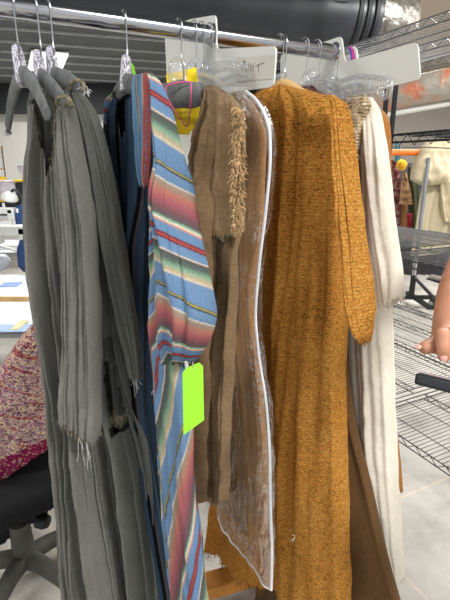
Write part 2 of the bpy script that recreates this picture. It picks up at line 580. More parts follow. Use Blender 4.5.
class Drape:
    """A hanging tube of cloth. rows: (xL, yL, xR, yR, half thickness) from top to hem; each pair of
    outline points lies in one vertical plane through O along the hanger direction."""

    def __init__(self, rows, O, deg, off=0.0, folds=5, amp=.012, seed=1, nz=110, nu=70, fall=.35, power=.55, fine=.35, jag=.004, uvs=1.0, slant=0.0):
        h = horiz(deg)
        m = np.array([-h[1], h[0], 0.0])
        if m @ D > 0:
            m = -m
        self.h, self.m = h, m
        O = np.array(O, float).copy()
        O = O + m * off
        self.O = O
        want = [list(r) for r in rows]
        rows = [list(r) for r in rows]
        for it in range(6):
            self._make(rows, O, folds, amp, seed, nz, nu, fall, power, fine, jag, slant)
            dp = self.verts - EYE
            px = 225 + F * dp[:, :, 0] / (CP * dp[:, :, 1] - SP * dp[:, :, 2])
            self.px = px
            for q, k in enumerate(self.kn):
                i = int(round(k * (nz - 1)))
                lo, hi = px[i].min(), px[i].max()
                a = rows[q][0] + .8 * (want[q][0] - lo)
                b = rows[q][2] + .8 * (want[q][2] - hi)
                if b - a < .5:
                    mid_ = (a + b) / 2
                    a, b = mid_ - .25, mid_ + .25
                    rows[q][4] *= .8
                if it < 5:
                    rows[q][0], rows[q][2] = a, b

    def _make(self, rows, O, folds, amp, seed, nz, nu, fall, power, fine, jag, slant):
        h, m = self.h, self.m
        L, R, T = [], [], []
        for r in rows:
            L.append(on_vert(r[0], r[1], O, h)); R.append(on_vert(r[2], r[3], O, h)); T.append(r[4])
        L, R, T = np.array(L), np.array(R), np.array(T)
        mid = (L + R) / 2
        ln = np.concatenate([[0], np.cumsum(np.linalg.norm(np.diff(mid, axis=0), axis=1) + .3 * np.linalg.norm(np.diff(R - L, axis=0), axis=1))])
        self.length = ln[-1]
        ts = np.linspace(0, 1, nz)
        kn = ln / ln[-1]
        self.kn = kn

        def itp(vals):
            # monotone-ish cubic through the knots
            n = len(kn)
            dv = np.zeros(n)
            for i in range(n):
                if i == 0:
                    dv[i] = (vals[1] - vals[0]) / (kn[1] - kn[0])
                elif i == n - 1:
                    dv[i] = (vals[-1] - vals[-2]) / (kn[-1] - kn[-2])
                else:
                    a = (vals[i] - vals[i - 1]) / (kn[i] - kn[i - 1])
                    b = (vals[i + 1] - vals[i]) / (kn[i + 1] - kn[i])
                    dv[i] = 0 if a * b <= 0 else 2 * a * b / (a + b)
            out = np.zeros(len(ts))
            for q, t in enumerate(ts):
                i = min(max(np.searchsorted(kn, t) - 1, 0), n - 2)
                hh = kn[i + 1] - kn[i]
                x = (t - kn[i]) / hh
                out[q] = (1 + 2 * x) * (1 - x) ** 2 * vals[i] + x * (1 - x) ** 2 * hh * dv[i] + x * x * (3 - 2 * x) * vals[i + 1] + x * x * (x - 1) * hh * dv[i + 1]
            return out
        Lu, Lz, Ru, Rz, Tt = itp(L[:, 0]), itp(L[:, 1]), itp(R[:, 0]), itp(R[:, 1]), itp(T)
        rg = np.random.RandomState(seed)
        half = nu
        an = np.linspace(0, math.pi, half)
        v_f = .5 - .5 * np.cos(an)
        self.V = np.concatenate([v_f, v_f[::-1][1:-1]])
        side = np.concatenate([np.ones(half), -np.ones(half - 2)])
        prof = np.abs(np.sin(np.concatenate([an, an[::-1][1:-1]]))) ** power
        comps = []
        for q in range(4):
            comps.append((folds * (.55 + .38 * q) * (1 + .15 * rg.randn()), rg.rand() * 6.28, .9 * rg.randn(), 1 / (1 + .8 * q)))
        fcomps = [(folds * (3.2 + 1.3 * q), rg.rand() * 6.28, 2.2 * rg.randn(), .5) for q in range(2)]
        nv = len(self.V)
        self.verts = np.zeros((nz, nv, 3))
        self.uv = np.zeros((nz, nv, 2))
        self.close = np.zeros(nz)
        warp = rg.randn(3) * .05
        for i, t in enumerate(ts):
            env = amp * (.15 + .85 * min(1, t / fall))
            vv = self.V + warp[0] * np.sin(3.1 * t + warp[1] * 40) * np.sin(math.pi * self.V)
            w = np.zeros(nv)
            for kf, ph, dr, a in comps:
                w += a * (1.1 - 2.0 * np.abs(np.sin(math.pi * kf * vv * .5 + ph + dr * 1.1 * t + slant * t)) ** .75)
            wf = np.zeros(nv)
            for kf, ph, dr, a in fcomps:
                wf += a * np.sin(2 * math.pi * kf * vv * .5 + ph + dr * 3 * t)
            w = env * (w + fine * wf) * np.minimum(1, prof * 1.25)
            u = Lu[i] + (Ru[i] - Lu[i]) * self.V
            z = Lz[i] + (Rz[i] - Lz[i]) * self.V
            if i >= nz - 2:
                z = z + jag * rg.randn(nv) * (1 if i == nz - 1 else .4)
            off2 = side * Tt[i] * prof
            p = O[None, :2] + u[:, None] * h[None, :2] + (off2 + w)[:, None] * m[None, :2]
            self.verts[i, :, :2] = p
            self.verts[i, :, 2] = z
            pw = np.stack([p[:, 0], p[:, 1]], 1)
            arc = np.concatenate([[0], np.cumsum(np.linalg.norm(np.diff(np.concatenate([pw, pw[:1]]), axis=0), axis=1))])
            k0 = half // 2
            self.uv[i, :, 0] = arc[:-1] - arc[k0]
            self.uv[i, :, 1] = z
            self.close[i] = arc[-1] - arc[k0]
        self.ts = ts
        self.nz, self.nv, self.half = nz, nv, half

    def across(self, frac, t):
        """point on the visible face, frac of the way from the far to the near silhouette"""
        i = min(self.nz - 1, max(0, int(round(t * (self.nz - 1)))))
        lo, hi = int(self.px[i].argmin()), int(self.px[i].argmax())
        idx = list(range(0, self.half)) if lo >= self.half or lo == 0 else list(range(lo, self.half))
        if hi >= self.half:
            idx += list(range(self.half, hi + 1))
        x = self.px[i].min() + frac * (self.px[i].max() - self.px[i].min())
        j = min(idx, key=lambda q: abs(self.px[i, q] - x))
        return self.verts[i, j].copy()

    def frac(self, i, j):
        p = self.px[i]
        return (p[j] - p.min()) / (p.max() - p.min() + 1e-9)

    def pt(self, v, t, front=True):
        i = min(self.nz - 1, max(0, int(round(t * (self.nz - 1)))))
        an = math.acos(max(-1, min(1, 1 - 2 * v)))
        j = int(round(an / math.pi * (self.half - 1)))
        if not front and 0 < j < self.half - 1:
            j = self.nv - j
        return self.verts[i, j].copy()

    def build(self, name, mat, parent=None, cut=None, solid=.0016, crumple=.0, cscale=14.0, seed=0, top=True):
        vs = self.verts.reshape(-1, 3)
        if crumple:
            vs = vs.copy()
            for q in range(len(vs)):
                p = Vector(vs[q]) * cscale + Vector((seed * 3.7, 0, 0))
                vs[q] += self.m * (mnoise.noise(p) + .5 * mnoise.noise(p * 2.3)) * crumple
        fs, uvs, pan = [], [], []
        nv = self.nv
        for i in range(self.nz - 1):
            for j in range(nv):
                j2 = (j + 1) % nv
                front = j < self.half - 1
                v = (self.V[j] + self.V[j2]) / 2
                t = (self.ts[i] + self.ts[i + 1]) / 2
                if cut and cut(self.frac(i, j), t, front or (j < self.half + 14 and self.frac(i, j) > .8)):
                    continue
                fs.append((i * nv + j, i * nv + j2, (i + 1) * nv + j2, (i + 1) * nv + j))
                for a, b in ((i, j), (i, j2), (i + 1, j2), (i + 1, j)):
                    uvs.append(self.uv[a, b] if not (b == 0 and j == nv - 1) else np.array([self.close[a], self.uv[a, b][1]])); pan.append((self.V[b], self.ts[a]))
        if top:
            fs.append(tuple(range(nv))[::-1])
            for b in list(range(nv))[::-1]:
                uvs.append(self.uv[0, b]); pan.append((self.V[b], 0))
        me = bpy.data.meshes.new(name)
        me.from_pydata([tuple(map(float, v)) for v in vs], [], fs)
        u1 = me.uv_layers.new(name='UVMap')
        u1.data.foreach_set('uv', np.array(uvs, dtype=np.float32).ravel())
        u2 = me.uv_layers.new(name='panel')
        u2.data.foreach_set('uv', np.array(pan, dtype=np.float32).ravel())
        o = link(name, me, mat, parent, True)
        if solid:
            s = o.modifiers.new('cloth', 'SOLIDIFY')
            s.thickness = solid
            s.offset = 0
        return o


def threads(name, starts, mat, parent, length=.02, r=.00035, seed=3, spread=.006, per=1, sideways=None):
    rg = random.Random(seed)
    mb = MB()
    for p in starts:
        for _ in range(per):
            q = np.array(p, float)
            ln = length * (.4 + rg.random())
            pts = [q.copy()]
            dr = np.array([rg.gauss(0, spread * .35), rg.gauss(0, spread * .35), -ln / 4])
            if sideways is not None:
                dr = dr + np.array(sideways) * ln / 4
            for _s in range(4):
                q = q + dr + np.array([rg.gauss(0, spread * .4), rg.gauss(0, spread * .4), rg.gauss(0, spread * .2)])
                pts.append(q.copy())
            mb.tube(pts, r * .7, 4)
    o = mb.build(name, mat, parent)
    o['kind'] = 'stuff'
    return o


RAIL_R = .016


def hook_pts(s, neck, side=0.0):
    """wire from the hanger's neck up, over the rail and down its far side"""
    c = rail(s)
    c = c + np.array([0, 0, 0])
    nn = N
    rr = RAIL_R + .004
    arc = []
    for k in range(0, 9):
        a = math.radians(-25 + k * 28)
        arc.append(c + nn * rr * math.cos(a) + np.array([0, 0, rr * math.sin(a)]))
    low = c + nn * (rr * .72) + np.array([0, 0, -.052])
    neck = np.array(neck, float)
    bend = low + (neck - low) * .45 + nn * .010
    return smooth_path([neck, bend, low] + arc, 5)


# ================================================================== the rack
rack = thing('garment_rack', (RA[0] + D[0] * .3, RA[1] + D[1] * .3, 0), 'chrome-railed garment rack with orange wooden base that carries the costumes', 'clothes rack')
MB().tube([rail(-.75), rail(-.2), rail(.3), rail(.69)], RAIL_R, 24).build('rail', M['chrome'], rack)
rp = rail(.69) - N * .46
MB().tube([rail(.69), rail(.69) - N * .44, rp - np.array([0, 0, .02]), np.array([rp[0], rp[1], .06])], .013, 16).build('post', M['chrome'], rack)
MB().tube([rail(-.76) + np.array([0, 0, .016]), np.array([*(rail(-.76)[:2]), .06])], .014, 16).build('post', M['chrome'], rack)
ba = on_z(205, 587, .12); bb = on_z(250, 574, .12)
bd = (bb - ba); bd /= np.linalg.norm(bd)
bp = np.array([-bd[1], bd[0], 0])
bc = (ba + bb) / 2
MB().box(bc + bd * .10 + bp * .03 - np.array([0, 0, .035]), (.95, .075, .05), bd, bp).build('base_beam', M['wood'], rack, bevel=.004)
for s in (-.76, .70):
    c = rail(s) - N * (.46 if s > 0 else 0)
    MB().box((c[0], c[1], .03), (.5, .06, .05), N, D).build('foot', M['wood'], rack, bevel=.004)


def chamfer_poly(pts, r):
    """round the corners of a polygon given in 2-D"""
    out = []
    n = len(pts)
    for i in range(n):
        a, b, c = (np.array(pts[(i + q) % n], float) for q in (-1, 0, 1))
        d1, d2 = a - b, c - b
        l1, l2 = np.linalg.norm(d1), np.linalg.norm(d2)
        rr = min(r, l1 * .45, l2 * .45)
        p0, p2 = b + d1 / l1 * rr, b + d2 / l2 * rr
        for k in range(5):
            t = k / 4
            out.append((1 - t) ** 2 * p0 + 2 * t * (1 - t) * b + t * t * p2)
    return out


def divider(px_poly, s, label, rr=.012):
    O = rail(s)
    uz = [np.array(on_vert(x, y, O, N)) for x, y in px_poly]
    out = chamfer_poly(uz, rr)
    hole = [np.array([(.021) * math.cos(a), RZ + .021 * math.sin(a)]) for a in np.linspace(0, 2 * math.pi, 28, endpoint=False)]
    bm = bmesh.new()

    def lp(pts):
        vs = [bm.verts.new((O[0] + N[0] * p[0], O[1] + N[1] * p[0], p[1])) for p in pts]
        return [bm.edges.new((vs[i], vs[(i + 1) % len(vs)])) for i in range(len(vs))]
    es = lp(out) + lp(hole)
    bmesh.ops.triangle_fill(bm, edges=es, use_beauty=True, normal=tuple(D))
    me = bpy.data.meshes.new('size_divider')
    bm.to_mesh(me)
    bm.free()
    root = thing('size_divider', tuple(O), label, 'rack divider', 'white dividers on the rail')
    o = link('plate', me, M['white_plastic'], root, False)
    sd = o.modifiers.new('thick', 'SOLIDIFY')
    sd.thickness = .003
    sd.offset = 0
    return root, O


dv1, dO1 = divider([(165, 28), (192, 19), (216.5, 15), (217, 49), (277, 46), (274, 87), (215, 94), (168, 92)], .372,
                   'white plastic rack divider with taped handwritten label, behind the clear hangers')
dv2, dO2 = divider([(281, 55), (300, 50.5), (316, 45), (342, 36), (345, 62), (418, 42), (421, 79), (388, 87), (345, 102), (292, 104), (281, 92)], .672,
                   'blank white plastic rack divider at the far end of the rail')


def on_plate(O, x, y, lift=.0025):
    u, z = on_vert(x, y, O, N)
    return np.array([O[0] + N[0] * u - D[0] * lift, O[1] + N[1] * u - D[1] * lift, z])


MB().prism([on_plate(dO1, *p) for p in ((238, 58), (276, 55), (274, 79), (238, 82))], -D, .0006).build('tape_label', M['tape'], dv1, False)
ink = MB()
for st in ([(242, 66), (247, 61), (246, 64), (243, 70), (246, 72), (249, 68)], [(245, 60), (249, 74)], [(250, 63), (251, 72)], [(252.5, 72), (252.5, 64), (255, 72), (255.5, 63.5)],
           [(257, 67), (261, 64.5), (266, 63)], [(260.5, 65), (260, 71.5)], [(237, 83.5), (243, 82.6), (249, 82)]):
    ink.tube([on_plate(dO1, x, y, .0034) for x, y in st], .00045, 5)
ink.build('lettering', M['ink'], dv1)

rib = thing('ribbon_loop', tuple(on_plate(dO2, 348, 54, -.01)), 'small looped pink and blue ribbon beside the far white divider', 'ribbon')
for i, (c, dx) in enumerate((((236, 70, 160), 1.2), ((92, 60, 190), -.6), ((214, 214, 216), 4.0))):
    pts = [on_plate(dO2, x + dx, y, -.012) for x, y in ((345.2, 46), (347.5, 49.5), (348.5, 55), (349, 62.5))]
    mb = MB()
    for a, b in zip(pts[:-1], pts[1:]):
        w = N * .0028
        mb.prism([a - w, a + w, b + w, b - w], -D, .004)
    mb.build('ribbon_strand', plain('ribbon_%s' % ('pink', 'violet', 'silver')[i], c, .5), rib)


# ================================================================== hangers
def padded_hanger(s, apex, near, far, label, wrap=True, wrap_top=None, r=.0092, rise=.003, mat='grey_dark'):
    apex, near, far = (np.array(p, float) for p in (apex, near, far))
    root = thing('padded_hanger', tuple(apex), label, 'hanger', 'grey padded hangers')
    top = wrap_top if wrap_top is not None else apex + np.array([0, 0, .05])
    MB().tube(hook_pts(s, apex), .0013, 8).build('hook', M['wire'], root)
    up = np.array([0, 0, 1.0])
    pts = []
    for e, q in ((far, 1), (near, 2)):
        mid1 = apex + (e - apex) * .3 + up * rise
        mid2 = apex + (e - apex) * .66 + up * rise * 1.1
        pts.append((mid1, mid2, e))
    path = smooth_path([pts[0][2], pts[0][1], pts[0][0], apex, pts[1][0], pts[1][1], pts[1][2]], 8)
    n = len(path)
    rs = [r * (.72 + .5 * math.sin(math.pi * (.12 + .76 * i / (n - 1)))) for i in range(n)]
    mb = MB().tube(path, rs, 14)
    cen = np.repeat(np.array(path), 14, axis=0)
    vv = np.array(mb.v[:len(cen)])
    dv = vv - cen
    dv[:, 2] *= 1.35
    hv = np.array([near[0] - far[0], near[1] - far[1], 0.0])
    hv = np.array([-hv[1], hv[0], 0]) / np.linalg.norm(hv)
    dv -= np.outer(dv @ hv, hv) * .35
    mb.v = [tuple(map(float, q)) for q in cen + dv]
    mb.build('shoulder_bar', M[mat], root)
    if wrap:
        mb = MB()
        ln = np.linalg.norm(top - apex)
        ax = (top - apex) / ln
        prof = [(.0105, -.014), (.0105, ln * .2), (.0092, ln * .7), (.0072, ln * .93), (.003, ln)]
        mb.lathe(apex, prof, 20, ax)
        mb.build('tinsel_wrap', M['foil'], root)
    return root


s1, s2, s3, s4, s5 = rail_at(13), rail_at(36), rail_at(49), rail_at(123.5), rail_at(178)
padded_hanger(s1, P3(22, 76, .715), P3(47, 114, .63), P3(8, 126, .80), 'bare grey padded hanger with tinsel neck at the left end of the rail', wrap_top=P3(16, 45, .715), r=.0092, rise=.012)
padded_hanger(s2, P3(41, 78, .725), P3(64, 101, .64), P3(30, 108, .83), 'grey padded hanger holding the front grey linen robe', wrap_top=P3(37, 50, .725))
padded_hanger(s3, P3(54, 77, .74), P3(77, 86, .655), P3(45, 108, .86), 'grey padded hanger holding the second grey linen robe', wrap_top=P3(50, 47, .74))
padded_hanger(s4, P3(126, 84, .785), P3(148, 92, .70), P3(112, 104, .90), 'grey padded hanger with tinsel neck holding the blue striped robe', wrap_top=P3(126, 55, .785), r=.0105)
hg5 = padded_hanger(s5, P3(182, 94, .79), P3(203, 93, .77), P3(163, 93.5, .805), 'grey padded hanger with clear sleeve and pink cord above the yellow tag', wrap=False, r=.0145, rise=-.002)
MB().lathe(P3(178, 86, .81), [(.014, 0), (.0175, .012), (.0175, .03), (.012, .043), (.004, .047)], 20).build('clear_sleeve', M['clear'], hg5)


def clear_hanger(s, neck, near, far, label, curl=False, r=.0042, hookr=.0011, second=.022):
    neck, near, far = (np.array(p, float) for p in (neck, near, far))
    root = thing('clear_hanger', tuple(neck), label, 'hanger', 'clear plastic hangers')
    MB().tube(hook_pts(s, neck), hookr, 8).build('hook', M['wire'], root)
    up = np.array([0, 0, 1.0])
    mb = MB()
    path = smooth_path([far, far + (neck - far) * .5 + up * .006, neck - up * .004, near + (neck - near) * .5 + up * .008, near], 8)
    mb.tube(path, r, 10)
    lowp = smooth_path([far - up * second * .5, neck - up * second * 1.3, near - up * second * .6], 8)
    mb.tube(lowp, r * .8, 10)
    hd = (near - neck) / np.linalg.norm(near - neck)
    if curl:
        pts = [near + hd * (.016 * math.sin(a)) + up * (-.014 + .016 * math.cos(a)) for a in np.linspace(0, 4.6, 16)]
        mb.tube(pts, r * 1.15, 10)
        for q in (.3, .55, .8):
            mb.tube([path[int(16 + 16 * q)], lowp[int(8 + 8 * q)]], r * .6, 8)
    mb.lathe(neck, [(.009, -.012), (.011, .0), (.008, .014), (.003, .02)], 14)
    mb.build('plastic_frame', M['clear'], root)
    return root


clear_hanger(rail_at(193), P3(192, 72, .85), P3(230, 92, .70), P3(172, 82, 1.0), 'clear plastic hanger carrying the ragged brown tunic')
clear_hanger(rail_at(200.5), P3(200, 70, .855), P3(246, 66, .72), P3(180, 80, 1.02), 'clear plastic hanger, middle one of three by the left divider', second=.03)
clear_hanger(rail_at(209), P3(205, 72, .862), P3(250, 76, .72), P3(186, 82, 1.03), 'clear plastic hanger holding the clear garment bag', second=.02)
wood_h = thing('wooden_hanger', tuple(P3(280, 80, .93)), 'pale wooden hanger with twin wire hooks inside the ochre knit robe', 'hanger')
MB().tube(hook_pts(rail_at(279), P3(277, 82, .925)), .0013, 8).build('hook', M['wire'], wood_h)
MB().tube(hook_pts(rail_at(282), P3(282, 82, .93)), .0013, 8).build('hook', M['wire'], wood_h)
MB().tube(smooth_path([P3(250, 122, 1.05), P3(280, 84, .93), P3(318, 106, .85)], 8), .009, 12).build('shoulder_bar', M['woodpale'], wood_h)
clear_hanger(rail_at(303.5), P3(306, 82, .955), P3(336, 98, .85), P3(280, 100, 1.1), 'clear plastic hanger holding the maroon boucle sweater')
clear_hanger(rail_at(316), P3(312, 78, .965), P3(350, 92, .86), P3(290, 98, 1.1), 'clear plastic hanger behind the maroon boucle sweater')
clear_hanger(rail_at(334), P3(331, 83, .985), P3(386, 79, .80), P3(300, 95, 1.15), 'empty clear plastic hanger with a curled end above the cream gown', curl=True, r=.005)
clear_hanger(rail_at(337.5), P3(335, 90, 1.0), P3(372, 88, .86), P3(306, 100, 1.15), 'clear plastic hanger holding the cream gown and lace wrap', second=.02)

# yellow tag on the pink cord
def flat(name, px, dep, mat, parent=None, th=.0008, ddep=0.0):
    pts = [P3(x, y, dep + ddep * (x - px[0][0])) for x, y in px]
    nr = np.cross(pts[1] - pts[0], pts[2] - pts[0]); nr /= np.linalg.norm(nr)
    return MB().prism(pts, nr, th).build(name, mat, parent, False)


yt = thing('yellow_tag', tuple(P3(182, 100, .87)), 'yellow paper tag with handwriting hanging on a pink cord', 'tag')
flat('tag_card', [(166, 74), (186, 70), (196, 67), (199, 86), (200, 108), (197, 124), (188, 135), (178, 134), (173, 112), (168, 96)], .828, M['yellow'], yt)
wr = MB()
for st in ([(180, 105), (181, 107.5), (182.5, 104.5)], [(184, 107), (185, 103), (187, 104.5), (184.7, 106), (187, 107)],
           [(180, 113), (181.5, 110.5), (183, 113), (181, 114), (180, 113)], [(184.5, 113.5), (185, 110.5)], [(187, 110), (186.8, 113), (189, 112.7)],
           [(180.5, 119.5), (181.5, 116.5), (183, 118), (181, 119.5)], [(184.6, 119.3), (185.2, 116.3)], [(186.5, 119), (188.6, 115.8)], [(186.6, 116), (188.6, 119)],
           [(183, 124.5), (183.6, 121.5)], [(185.5, 121.5), (185.2, 124.4), (187.3, 124.2)]):
    wr.tube([P3(x, y, .825) for x, y in st], .00045, 5)
wr.build('handwriting', M['ink'], yt)
MB().tube(smooth_path([P3(187, 126.5, .815), P3(176, 113, .79), P3(166, 94, .775), P3(169, 85, .77), P3(189, 82, .765), P3(191, 90, .755), P3(190, 110, .78)], 8, True), .0012, 8, closed=True).build('pink_cord', M['pink'], yt)

leaf = thing('green_leaf_tag', tuple(P3(134, 70, .80)), 'small green tag behind the tinsel neck of the striped robe hanger', 'tag')
flat('tag_card', [(131, 62), (134, 66), (136, 76), (133, 78)], .80, M['neon'], leaf)

# ================================================================== grey robes
O2, O3 = rail(s2 - .015), rail(s3 + .035)
r1 = thing('grey_robe', (O2[0], O2[1], .2), 'worn grey linen robe with open V neck, front one of the two at the left', 'robe', 'grey linen robes')
g1 = Drape([(30, 101, 60, 92, 0.0042), (28, 110, 68, 101, 0.0112), (27, 130, 73, 118, 0.0168), (25, 165, 80, 155, 0.0224), (23, 225, 88, 215, 0.0280), (27, 275, 94, 275, 0.0315),
            (35, 325, 98, 330, 0.0336), (45, 390, 101, 390, 0.0350), (50, 450, 104, 440, 0.0364), (57, 545, 117, 545, 0.0385), (62, 625, 130, 635, 0.0385)],
           O2, -16, 0, folds=7, amp=.024, seed=5, nz=150, nu=130)


def vneck(v, t, front):
    if not front:
        return False
    c, w = .40 + .03 * math.sin(t * 90), .32 * (1 - t / .12)
    return .0 < t < .12 and abs(v - c) < w


g1.build('robe_body', M['grey'], r1, cut=vneck, crumple=.005, seed=1)
sl1 = Drape([(60, 95, 66, 93, .008), (58, 106, 74, 104, .018), (57, 125, 79, 122, .022), (57, 165, 86, 160, .024), (60, 230, 96, 220, .026), (62, 300, 101, 300, .028),
             (61, 350, 102, 350, .030), (59, 390, 102, 400, .030), (58, 415, 101, 440, .030)],
            O2, -16, .05, folds=4, amp=.009, seed=9, nz=110, nu=50)
so = sl1.build('sleeve', M['grey'], r1, crumple=.005, seed=2)
threads('frayed_hem', [sl1.pt(v, 1, f) for f in (True, False) for v in np.linspace(.02, .98, 46)], M['thread_tan'], r1, .008, .0005, 4, .002, 1)
threads('loose_thread', [sl1.pt(.62, 1), sl1.pt(.66, 1), sl1.pt(.82, 1), sl1.pt(.86, 1), sl1.pt(.9, 1)], M['thread'], r1, .055, .0005, 8, .003, 2)
neckp = [P3(57, 103, .63), P3(58.5, 98, .625), P3(64, 96.5, .618), P3(69, 99, .614), P3(72, 106, .612), P3(68, 104, .64), P3(62, 104, .65)]
MB().tube(smooth_path(neckp, 6, True), .0028, 8, closed=True).build('yarn_binding', M['rope'], r1)
threads('frayed_neck', [g1.across(.40 - .32 * (1 - q), .12 * q) for q in np.linspace(.1, 1, 26)] + [g1.across(.40 + .32 * (1 - q), .12 * q) for q in np.linspace(.1, 1, 26)],
        M['rope'], r1, .014, .0006, 12, .003, 2)

r2 = thing('grey_robe', (O3[0], O3[1], .2), 'worn grey-green linen robe with torn layered skirt, between front grey robe and striped robe', 'robe', 'grey linen robes')
g2 = Drape([(46, 90, 72, 82, 0.0045), (45, 102, 80, 92, 0.0112), (46, 125, 90, 112, 0.0165), (48, 160, 103, 150, 0.0210), (52, 230, 116, 225, 0.0255), (60, 320, 126, 320, 0.0270), (66, 400, 136, 400, 0.0270),
            (72, 460, 150, 455, 0.0277), (80, 540, 159, 545, 0.0285), (86, 630, 166, 640, 0.0300)], O3, -16, 0, folds=7.5, amp=.022, seed=21, nz=150, nu=130)
def rent(v, t, front):
    q = (t - .40) / .135
    return front and 0 < q < 1 and .57 + .02 * math.sin(t * 80) < v < .70 + .16 * q + .015 * math.sin(t * 150) - .3 * max(0, q - .85)


g2.build('robe_body', M['grey2'], r2, cut=rent, crumple=.005, seed=4)
sl2 = Drape([(72, 83, 77, 81, .006), (71, 95, 84, 92, .014), (78, 125, 100, 120, .018), (90, 180, 114, 175, .02), (101, 240, 124, 235, .02), (112, 300, 133, 298, .018), (121, 340, 139, 338, .016),
             (130, 374, 143, 379, .013)], O3, -16, .04, folds=2.6, amp=.007, seed=13, nz=90, nu=40)
sl2.build('sleeve', M['grey2'], r2, crumple=.004, seed=5)
threads('loose_thread', [sl2.pt(v, 1) for v in (.4, .5, .6, .62, .7)], M['thread'], r2, .03, .0005, 31, .003, 2)
ov2 = Drape([(88, 200, 104, 195, .010), (90, 260, 113, 255, .016), (93, 320, 120, 320, .018), (95, 360, 126, 362, .018), (96, 392, 131, 398, .018), (97, 412, 132, 412, .018)],
            O3, -16, .02, folds=5, amp=.010, seed=17, nz=80, nu=50, jag=.006)
def flap(v, t, front):
    e = .62 + .33 * (t - .6) / .4 + .02 * math.sin(t * 70)
    return t > .6 and .22 < v < e


ov2.build('torn_overlayer', M['grey2'], r2, cut=flap, crumple=.006, seed=6)
threads('frayed_hem', [ov2.pt(v, 1) for v in np.linspace(.3, .98, 30)], M['thread_tan'], r2, .016, .0005, 15, .004, 2)
np2 = [P3(69, 90, .66), P3(70.5, 84, .652), P3(76, 80, .648), P3(82, 82, .645), P3(85, 90, .642), P3(80, 90, .665), P3(74, 90, .67)]
MB().tube(smooth_path(np2, 6, True), .0028, 8, closed=True).build('yarn_binding', M['rope'], r2)
threads('frayed_knot', [P3(85, 85, .645)] * 10, M['thread'], r2, .012, .0006, 19, .003, 2)

# ================================================================== striped robe
O4 = rail(s4 + .01)
rs = thing('striped_robe', (O4[0], O4[1], .2), 'light blue serape-striped robe with wide sleeve and shade-darkened front', 'robe')
b4 = Drape([(116, 96, 146, 76, .006), (109, 108, 156, 90, .020), (106, 128, 164, 110, .028), (108, 170, 168, 160, .032), (114, 240, 172, 235, .035), (122, 320, 176, 320, .036), (130, 400, 180, 400, .038),
            (138, 470, 186, 470, .038), (146, 540, 196, 545, .038), (152, 605, 208, 612, .038)], O4, -46, 0, folds=9, amp=.016, seed=41, nz=130, nu=90)


def openfront(v, t, front):
    return front and t < .10 and abs(v - .26) < .14 * (1 - t / .10)


b4.build('robe_body', M['serape_body'], rs, cut=openfront)
sl4 = Drape([(146, 75, 152, 73, .006), (149, 88, 162, 84, .018), (150, 115, 173, 108, .026), (151, 160, 184, 150, .030), (150, 210, 194, 195, .034), (149, 260, 204, 250, .036), (149, 300, 212, 290, .036),
             (149, 326, 217, 318, .036), (150, 338, 214, 332, .034), (156, 349, 207, 349, .028), (164, 359, 197, 363, .020)], O4, -52, .055, folds=3, amp=.013, seed=45, nz=110, nu=60, slant=0)
sl4.build('sleeve', M['serape_sleeve'], rs, crumple=.003, seed=7)
pn4 = Drape([(148, 322, 176, 330, .010), (150, 345, 182, 350, .016), (154, 390, 190, 400, .02), (157, 440, 193, 440, .02), (160, 490, 195, 490, .022), (165, 545, 202, 545, .024), (172, 612, 209, 612, .026)],
            O4, -52, .045, folds=2.6, amp=.010, seed=51, nz=100, nu=50)
pn4.build('front_panel', M['serape_panel'], rs, crumple=.003, seed=8)
bd4 = Drape([(133, 77, 149, 73, .004), (132, 92, 151, 90, .006), (133, 120, 151, 120, .006), (135, 150, 150, 150, .006), (139, 185, 148, 185, .004)],
            O4, -52, .05, folds=2.5, amp=.004, seed=55, nz=60, nu=30)
bd4.build('neck_band', M['serape_band'], rs)
fs4 = Drape([(112, 94, 118, 90, .004), (105, 104, 118, 100, .010), (103, 122, 115, 120, .012), (104, 145, 113, 145, .012), (108, 170, 114, 170, .008)], O4, -52, .02, folds=2, amp=.004, seed=58, nz=50, nu=30)
fs4.build('far_sleeve', M['serape_sleeve'], rs)
threads('frayed_hem', [sl4.pt(v, .965) for v in np.linspace(.02, .1, 6)] + [pn4.pt(v, .2) for v in (.02, .04, .06, .05)], M['thread'], rs, .014, .0006, 57, .004, 1)

gt = thing('green_price_tag', tuple(P3(193, 368, .74)), 'blank neon green card tag pinned to the striped sleeve', 'tag')
flat('tag_card', [(182.5, 373), (186, 368), (199, 362.5), (203, 366), (204, 420), (183.5, 435)], .70, M['neon'], gt, ddep=.0006)
MB().tube(smooth_path([P3(193, 369, .706), P3(192.6, 364, .706), P3(193.5, 360, .71)], 6), .0008, 6).build('pin', M['wire'], gt)

# ================================================================== brown ragged tunic
O6 = rail(rail_at(193) - .02)
bt = thing('brown_tunic', (O6[0], O6[1], .6), 'ragged brown burlap tunic with shaggy frayed front, beside the clear bag', 'tunic')
t6 = Drape([(208, 86, 216, 85, .006), (205, 97, 234, 98, .014), (202, 113, 243, 112, .018), (192, 138, 244, 140, .028), (184, 190, 242, 195, .034), (186, 260, 240, 262, .038), (189, 320, 237, 320, .038),
            (192, 400, 234, 400, .038), (194, 450, 231, 455, .036), (194, 487, 229, 500, .034)], O6, -62, 0, folds=7, amp=.034, seed=66, nz=150, nu=150, jag=.006)


t6.build('tunic_body', M['brown_rag'], bt, crumple=.006, seed=10)
fl = Drape([(208, 87, 234, 97, .005), (210, 104, 243, 110, .012), (214, 125, 244.5, 138, .014), (213, 190, 243, 195, .014), (214, 236, 243, 234, .012)], O6, -62, .04, folds=3, amp=.008, seed=67, nz=90, nu=60)


def shag(v, t, front):
    return front and .2 < t < .93 and abs(v - .80 - .03 * math.sin(t * 17)) < .07 * math.sin((t - .2) / .73 * math.pi) ** .6


